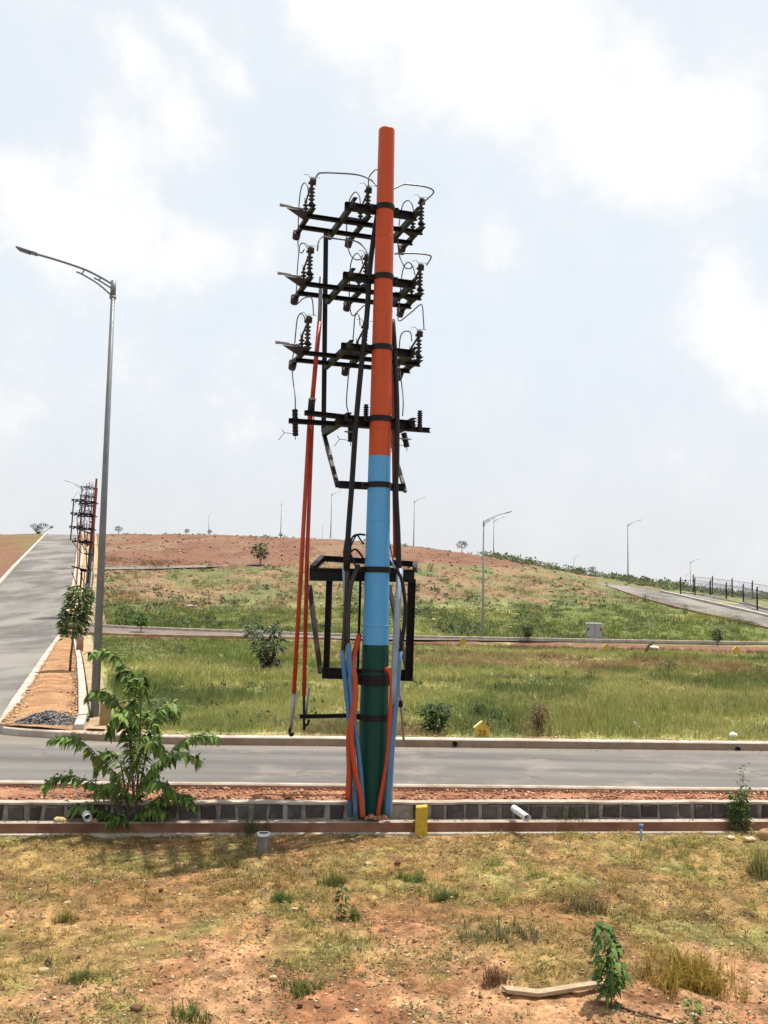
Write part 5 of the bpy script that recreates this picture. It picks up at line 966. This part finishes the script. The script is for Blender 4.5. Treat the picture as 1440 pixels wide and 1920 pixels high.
p = hit(358, 1138); rock('rock', 'white slab lying on the green slope left of the orange rods', p, .5, .35, .12, (.72, .68, .6), 79, 'pale litter')
# ------------------------------------------------------------------ foreground tufts that stand out
def tuft_thing(label, px, py, wpx, hpx, blades, colr, seed, cat='grass tuft'):
    p = fhit(px, py); s = p.y / FOC; rg = np.random.default_rng(seed); n = max(8, blades // 12); x = p.x + rg.normal(0, .45, n).clip(-.9, .9) * wpx * s * .5; y = p.y + rg.normal(0, .6, n) * wpx * s * .26 + .05; o = tufts('grass_tuft', x, y, fgz(x, y) - .005, hpx * s * rg.uniform(.3, 1.1, n), np.full(n, .06), 13, np.tile(colr, (n, 1)), seg=2, seed=seed, lean=1.0, bw=.006); del o['kind']
    tag(o, label, cat, 'grass tufts that stand out on the plot')
tuft_thing('golden dry grass clump at the lower right', 1300, 1855, 170, 70, 1500, (.33, .235, .055), 1)
tuft_thing('bright green grass tuft in the lower left', 140, 1845, 60, 34, 260, (.15, .175, .055), 2)
tuft_thing('bright green grass tuft in the lower middle', 566, 1868, 75, 40, 320, (.15, .175, .055), 3)
tuft_thing('dark green tuft cut by the bottom edge', 352, 1916, 80, 34, 300, (.13, .16, .05), 4)
tuft_thing('small fresh green tuft below the dark seedling', 530, 1692, 40, 28, 260, (.12, .18, .045), 5)
tuft_thing('fresh green tuft below the yellow post', 772, 1655, 55, 26, 320, (.14, .19, .05), 6)
tuft_thing('fresh green tuft right of the dark seedling', 665, 1725, 22, 32, 200, (.13, .175, .05), 7)
tuft_thing('grey green feathery weed patch right of centre', 945, 1762, 165, 32, 700, (.185, .18, .085), 8, 'weed')
tuft_thing('olive weed clump above the grey green patch', 1095, 1715, 80, 40, 380, (.165, .145, .065), 9, 'weed')
tuft_thing('yellow green tuft in front of the pole base', 630, 1660, 70, 40, 420, (.19, .19, .06), 10)
tuft_thing('yellowish tuft on the left', 122, 1730, 50, 34, 300, (.25, .22, .06), 11)
tuft_thing('wispy green weed against the wall right of the drain pipe', 1060, 1556, 70, 60, 300, (.12, .14, .06), 12, 'weed')
tuft_thing('wispy green weed against the wall left of the short standing pipe', 470, 1568, 60, 60, 260, (.09, .12, .05), 13, 'weed')
tuft_thing('green tuft low in the middle right', 832, 1690, 50, 30, 280, (.14, .165, .05), 14)
tuft_thing('reddish dry weed left of the fallen plank', 925, 1850, 50, 42, 260, (.22, .13, .07), 15, 'weed')
tuft_thing('pale green weed at the right edge of the plot', 1432, 1650, 60, 80, 300, (.20, .19, .07), 16, 'weed')

# ------------------------------------------------------------------ small built things
# yellow marker post with mortar footing
p = fhit(789, 1568); s = p.y / FOC; y_ = empty('marker_post', p, 'bright yellow square marker post in a pale mortar footing, in front of the wall', 'marker')
mb = MB(); w = .158; h = 54 * s
pts = []; 
for z, k, ox in ((-.05, 1.04, 0), (0, 1.02, 0), (h * .5, .98, .004), (h - .012, .96, .006), (h, .90, .006)):
    pts.append([p + Vector((ox + a * w / 2 * k, b * w / 2 * k, z + (.006 * a if z > .2 else 0))) for a, b in ((-1, -1), (1, -1), (1, 1), (-1, 1))])
vs = [q for r_ in pts for q in r_]; mb.add(vs, [(i * 4 + k, i * 4 + (k + 1) % 4, i * 4 + 4 + (k + 1) % 4, i * 4 + 4 + k) for i in range(4) for k in range(4)] + [(16, 17, 18, 19)]); mb.build('post', 'yellow', y_)
mb = MB(); n = 14; rgq = random.Random(3); ring = [(.155 * rgq.uniform(.8, 1.2), .125 * rgq.uniform(.8, 1.15)) for _ in range(n)]
bot = [p + Vector((ring[k][0] * 1.15 * math.cos(6.283 * k / n), ring[k][1] * 1.2 * math.sin(6.283 * k / n), -.03)) for k in range(n)]; tp = [p + Vector((ring[k][0] * math.cos(6.283 * k / n), ring[k][1] * math.sin(6.283 * k / n), .022)) for k in range(n)]
mb.add(bot + tp, [(k, (k + 1) % n, n + (k + 1) % n, n + k) for k in range(n)] + [tuple(range(n, 2 * n))]); mb.build('footing', 'concrete', y_)
# house-shaped yellow kerb markers
def marker(p, w, h, label, text=None):
    r = empty('plot_marker', p, label, 'marker', 'house-shaped yellow plot markers')
    mb = MB(); t = .07; hw = w / 2; poly = [p + Vector((-hw, 0, -.05)), p + Vector((hw, 0, -.05)), p + Vector((hw, 0, h * .62)), p + Vector((0, 0, h)), p + Vector((-hw, 0, h * .62))]; mb.prism(poly, (0, t, 0)); mb.build('slab', 'yellow', r)
    mb = MB(); sl = Vector((hw * 1.15, 0, h * .38 * 1.15)); a = p + Vector((0, t / 2, h + .012)); mb.beam(a, a - Vector((sl.x, 0, sl.z)), t + .03, .022); mb.build('roof_edge', 'yellow_pale', r)
    mb = MB(); mb.beam(a, a + Vector((sl.x, 0, -sl.z)), t + .03, .012); mb.build('roof_edge', 'yellow', r)
    if text:
        cu = bpy.data.curves.new('plot_number', 'FONT'); cu.body = text; cu.size = h * .52; cu.align_x = 'CENTER'; cu.extrude = .002; cu.materials.append(M['print']); cu.space_character = 1.1
        o = bpy.data.objects.new('plot_number_text', cu); me = bpy.data.meshes.new_from_object(o); bpy.data.objects.remove(o); o = bpy.data.objects.new('plot_number', me); COL.objects.link(o); o.parent = r; o.location = (0, -.004, h * .12); o.rotation_euler = (R(90), 0, 0)
    return r
p = WY(904, 1382, 18.35); p.z = .25; marker(p, .27, .29, 'yellow gabled marker with a dark number 20 on the far kerb', '20').rotation_euler = (0, 0, R(4))
for px, py, lab in [(868, 1208, 'small yellow gabled marker at the cross-road kerb left of the kerbside lamp'), (1137, 1221, 'small yellow gabled marker at the cross-road kerb just right of the grey cabinet'), (1381, 1226, 'small yellow gabled marker at the cross-road kerb near the right edge')]:
    p = hit(px, py); marker(p, .36, .42, lab)
    p2 = bpy.data.objects
# white drain pipes poking out of the wall
def pipe(name, label, a, b, r, mat, group=None, inner='black', cat='pipe', n=18):
    a, b = Vector(a), Vector(b); d = (b - a).normalized(); L = (b - a).length; root = empty(name, a, label, cat, group)
    mb = MB(); mb.lathe([(r, 0), (r, L), (r * .86, L), (r * .86, L * .3)], a, d, n); mb.build('pipe_wall', mat, root)
    mb = MB(); mb.lathe([(r * .84, L * .75), (0, L * .75)], a, d, n, False); mb.build('pipe_bore', inner, root); return root
a = WZ(975, 1528, .10); pipe('drain_pipe', 'white plastic drain pipe jutting from the stone wall right of the yellow post', a + Vector((-.06, .15, .05)), WY(989, 1534, a.y - .26), .047, 'pvc', 'drain pipes through the wall')
a = WZ(155, 1524, .10); pipe('drain_pipe', 'white plastic drain pipe jutting from the stone wall beneath the large feathery shrub', a + Vector((-.05, .12, .05)), WY(165, 1534, a.y - .23), .050, 'pvc', 'drain pipes through the wall')
p = fhit(493, 1600); pipe('standpipe', 'short upright dusty pipe with a white rim standing in the turf', p - Vector((0, 0, .05)), p + Vector((0, 0, 36 / FOC * p.y)), .073, 'pvc_dirty', None, 'black'); mb = MB(); t_ = p + Vector((0, 0, 36 / FOC * p.y)); mb.lathe([(.063, -.028), (.076, -.028), (.077, .004), (.063, .004), (.063, -.02)], t_, (0, 0, 1), 18, False); mb.build('white_rim', 'pvc', bpy.data.objects['standpipe'])
p = fhit(1202, 1577); rp = empty('water_pipe_stub', p, 'thin pale blue capped pipe stub standing in front of the wall', 'pipe'); h = 27 / FOC * p.y; mb = MB(); mb.tube([p - Vector((0, 0, .05)), p + Vector((.003, 0, h))], .016, 10); mb.build('pipe', 'pipe_pale', rp); mb = MB(); mb.tube([p + Vector((.003, 0, h - .03)), p + Vector((.003, 0, h + .02))], .027, 10); mb.build('cap', 'pipe_blue', rp)
for px, py, lab in [(853, 1394, 'dark drain outlet in the face of the far kerb right of the pole'), (1383, 1404, 'dark drain outlet in the face of the far kerb near the right edge')]:
    a = WY(px, py, L_fk((px - 720) / FOC * 17.9)); pipe('kerb_outlet', lab, a + Vector((0, .1, 0)), a + Vector((0, -.035, -.004)), .046, 'black', 'drain outlets in the far kerb', 'black', 'drain outlet', 12)
# fallen plank and other sticks
a, m_, b_ = fhit(944, 1862), fhit(1010, 1870), fhit(1150, 1850); mb = MB(); mb.prism([a + Vector((-.01, .03, .02)), a + Vector((.02, -.06, .02)), m_ + Vector((0, -.035, .015)), b_ + Vector((0, -.045, .03)), b_ + Vector((.01, .03, .03)), m_ + Vector((0, .035, .02))], (0, 0, .028)); tag(mb.build('plank', 'plank', None, (a.x, a.y, a.z)), 'split weathered plank lying on bare soil beside the slim seedling', 'plank')
a, b_ = fhit(1152, 1888), fhit(1262, 1918); mb = MB(); mb.tube(spline([a + Vector((0, 0, .012)), a.lerp(b_, .4) + Vector((0, -.03, .015)), b_ + Vector((0, 0, .01))], 5), [.009] * 11, 6); tag(mb.build('twig', 'twig', None, (a.x, a.y, a.z)), 'thin dark twig lying from the foot of the slim seedling to the bottom edge', 'twig')
a = WY(1208, 1379, 19.6); t_ = WY(1189, 1355, 20.2); a.z = .22; mb = MB(); mb.tube([a, t_], .032, 7); tag(mb.build('leaning_stick', 'grey_steel', None, (a.x, a.y, a.z)), 'grey stick leaning out of the grass behind the far kerb', 'stick')
a = hit(1210, 1226); t_ = WY(1219, 1204, a.y); mb = MB(); mb.tube([a, t_], [.09, .06], 6); mb.tube([t_.lerp(a, .4), t_.lerp(a, .3) + Vector((.3, 0, .25))], .05, 5); tag(mb.build('leaning_stick', 'twig', None, (a.x, a.y, a.z)), 'dark leaning stump at the cross-road beside white rubbish', 'stick')
for px, py, t2, lab in [(765, 1218, (772, 1205), 'crooked dead twig at the cross-road edge right of the painted pole')]:
    a = hit(px, py); t_ = WY(t2[0], t2[1], a.y); mb = MB(); mb.tube([a, a.lerp(t_, .6) + Vector((.05, 0, 0)), t_], .04, 5); mb.tube([a.lerp(t_, .6), t_ + Vector((.25, 0, .0))], .03, 5); tag(mb.build('dead_twig', 'twig', None, (a.x, a.y, a.z)), lab, 'twig')
# electrical cabinet
p = hit(1117, 1203); p.y += .3; s = p.y / FOC; cb = empty('electrical_cabinet', p, 'grey electrical cabinet with a pale lid on a dark stand behind the cross-road kerb', 'cabinet'); w, h = 27 * s, 26 * s
mb = MB(); mb.box(p + Vector((0, .25, .22 + h / 2)), w, .5, h); mb.build('body', 'box', cb); mb = MB(); mb.box(p + Vector((0, .25, .22 + h + .035)), w * 1.12, .6, .07); mb.build('lid', 'pvc', cb)
for sx in (-1, 1):
    mb = MB(); mb.box(p + Vector((sx * w * .36, .25, .08)), .09, .4, .30); mb.build('leg', 'steel', cb)
    mb = MB(); mb.box(p + Vector((sx * (w / 2 - .06), -.01, .22 + h * .62)), .09, .02, .16); mb.build('vent', 'steel', cb)
mb = MB(); mb.box(p + Vector((0, -.004, .22 + h / 2)), .015, .012, h * .96); mb.build('door_seam', 'steel', cb)
# posts and pots near the corner lamp
def post(label, px, py, d, wpx, hpx, mat, depth=.1, z=.22):
    p = WY(px, py, d); p.z = z; s = d / FOC; mb = MB(); h = hpx * s; w = wpx * s; mb.box(p + Vector((0, 0, h / 2 - .02)), w, depth, h + .04); mb.box(p + Vector((0, 0, h + .01)), w * .9, depth * .9, .02); tag(mb.build('short_post', mat, None, (p.x, p.y, p.z)), label, 'post', 'short posts near the corner lamp')
post('brown timber slab upright beside the corner lamp', 197, 1361, 18.75, 20, 44, 'tan', .06)
post('short pale concrete post right of the brown slab, behind the feathery shrub', 217, 1362, 18.75, 11, 20, 'concrete', .1)
p = hit(149, 1224); s = p.y / FOC; rp = empty('standpipe', p, 'reddish upright pipe at the inner kerb behind the verge sapling', 'pipe'); mb = MB(); mb.tube([p, p + Vector((0, 0, 44 * s))], 6.5 * s, 12); mb.build('pipe', 'kerb_red', rp); mb = MB(); mb.tube([p, p + Vector((0, 0, 5 * s))], 7.6 * s, 12); mb.build('red_collar', 'red', rp)
for px, py, d, w, hh, lab in [(171, 1218, 36, 6, 16, 'black meter box close behind the corner lamp'), (175, 1093, 78, 8, 12, 'black opening framed in white at the hill road, left of the corner lamp')]:
    p = WY(px, py, d); p.z = landp(p.x, d); s = d / FOC; r_ = empty('service_box', p, lab, 'box', 'service boxes along the hill road'); mb = MB(); mb.box(p + Vector((0, 0, (hh + 2) * s / 2)), w * s, .4, (hh + 2) * s); mb.build('body', 'black', r_); mb = MB(); mb.box(p + Vector((w * s * .7, 0, (hh + 2) * s / 2)), w * s * .35, .5, (hh + 3) * s); mb.build('side_panel', 'pvc', r_)
# chain-link fence on the right
fp = [(1276, 1117, 32), (1303, 1118, 32), (1332, 1121, 31), (1362, 1128, 33), (1394, 1133, 35), (1420, 1146, 42), (1452, 1154, 44), (1490, 1163, 46)]
pp = [hit(a, b) for a, b, _ in fp]; hs = [h_ / FOC * q.y for (_, _, h_), q in zip(fp, pp)]
def fence(label, pts, hs, rp_, group):
    root = empty('wire_fence', pts[0], label, 'fence', group)
    for q, h_ in zip(pts, hs): mb = MB(); mb.beam(q - Vector((0, 0, .2)), q + Vector((0, 0, h_)), rp_ * 2, rp_ * 2); mb.beam(q + Vector((0, 0, h_)), q + Vector((.0, -.18, h_ + .15)), rp_ * 1.5, rp_ * 1.5); mb.build('fence_post', 'steel', root)
    for t in (.15, .55, .92):
        mb = MB(); mb.tube([q + Vector((0, 0, h_ * t)) for q, h_ in zip(pts, hs)], .02, 5, True, False); mb.build('fence_wire', 'steel', root)
    mb = MB()
    for (a, ha), (b, hb) in zip(zip(pts, hs), zip(pts[1:], hs[1:])):
        n = max(4, int((b - a).length / .28))
        for i in range(n):
            for sg in (0, 1):
                t0, t1 = (i, i + 4) if sg == 0 else (i + 4, i)
                t0, t1 = min(t0 / n, 1), min(t1 / n, 1); q0 = a.lerp(b, t0) + Vector((0, 0, ha * .15)); q1 = a.lerp(b, t1) + Vector((0, 0, ha * .92)); mb.beam(q0, q1, .010, .010)
    mb.build('wire_netting', 'wire', root)
FG = 'wire fences beside the right-hand road'
fence('chain-link fence on dark posts along the right-hand road', pp, hs, .055, FG)
p2 = [WY(a, b, d) for a, b, d in [(1300, 1106, 112), (1336, 1110, 110), (1373, 1118, 106), (1411, 1124, 103), (1460, 1133, 99), (1500, 1140, 97)]]
for q in p2: q.z = min(q.z, landp(q.x, q.y) + .2)
fence('second chain-link fence farther back, half sunk in scrub', p2, [1.9] * 6, .055, FG)
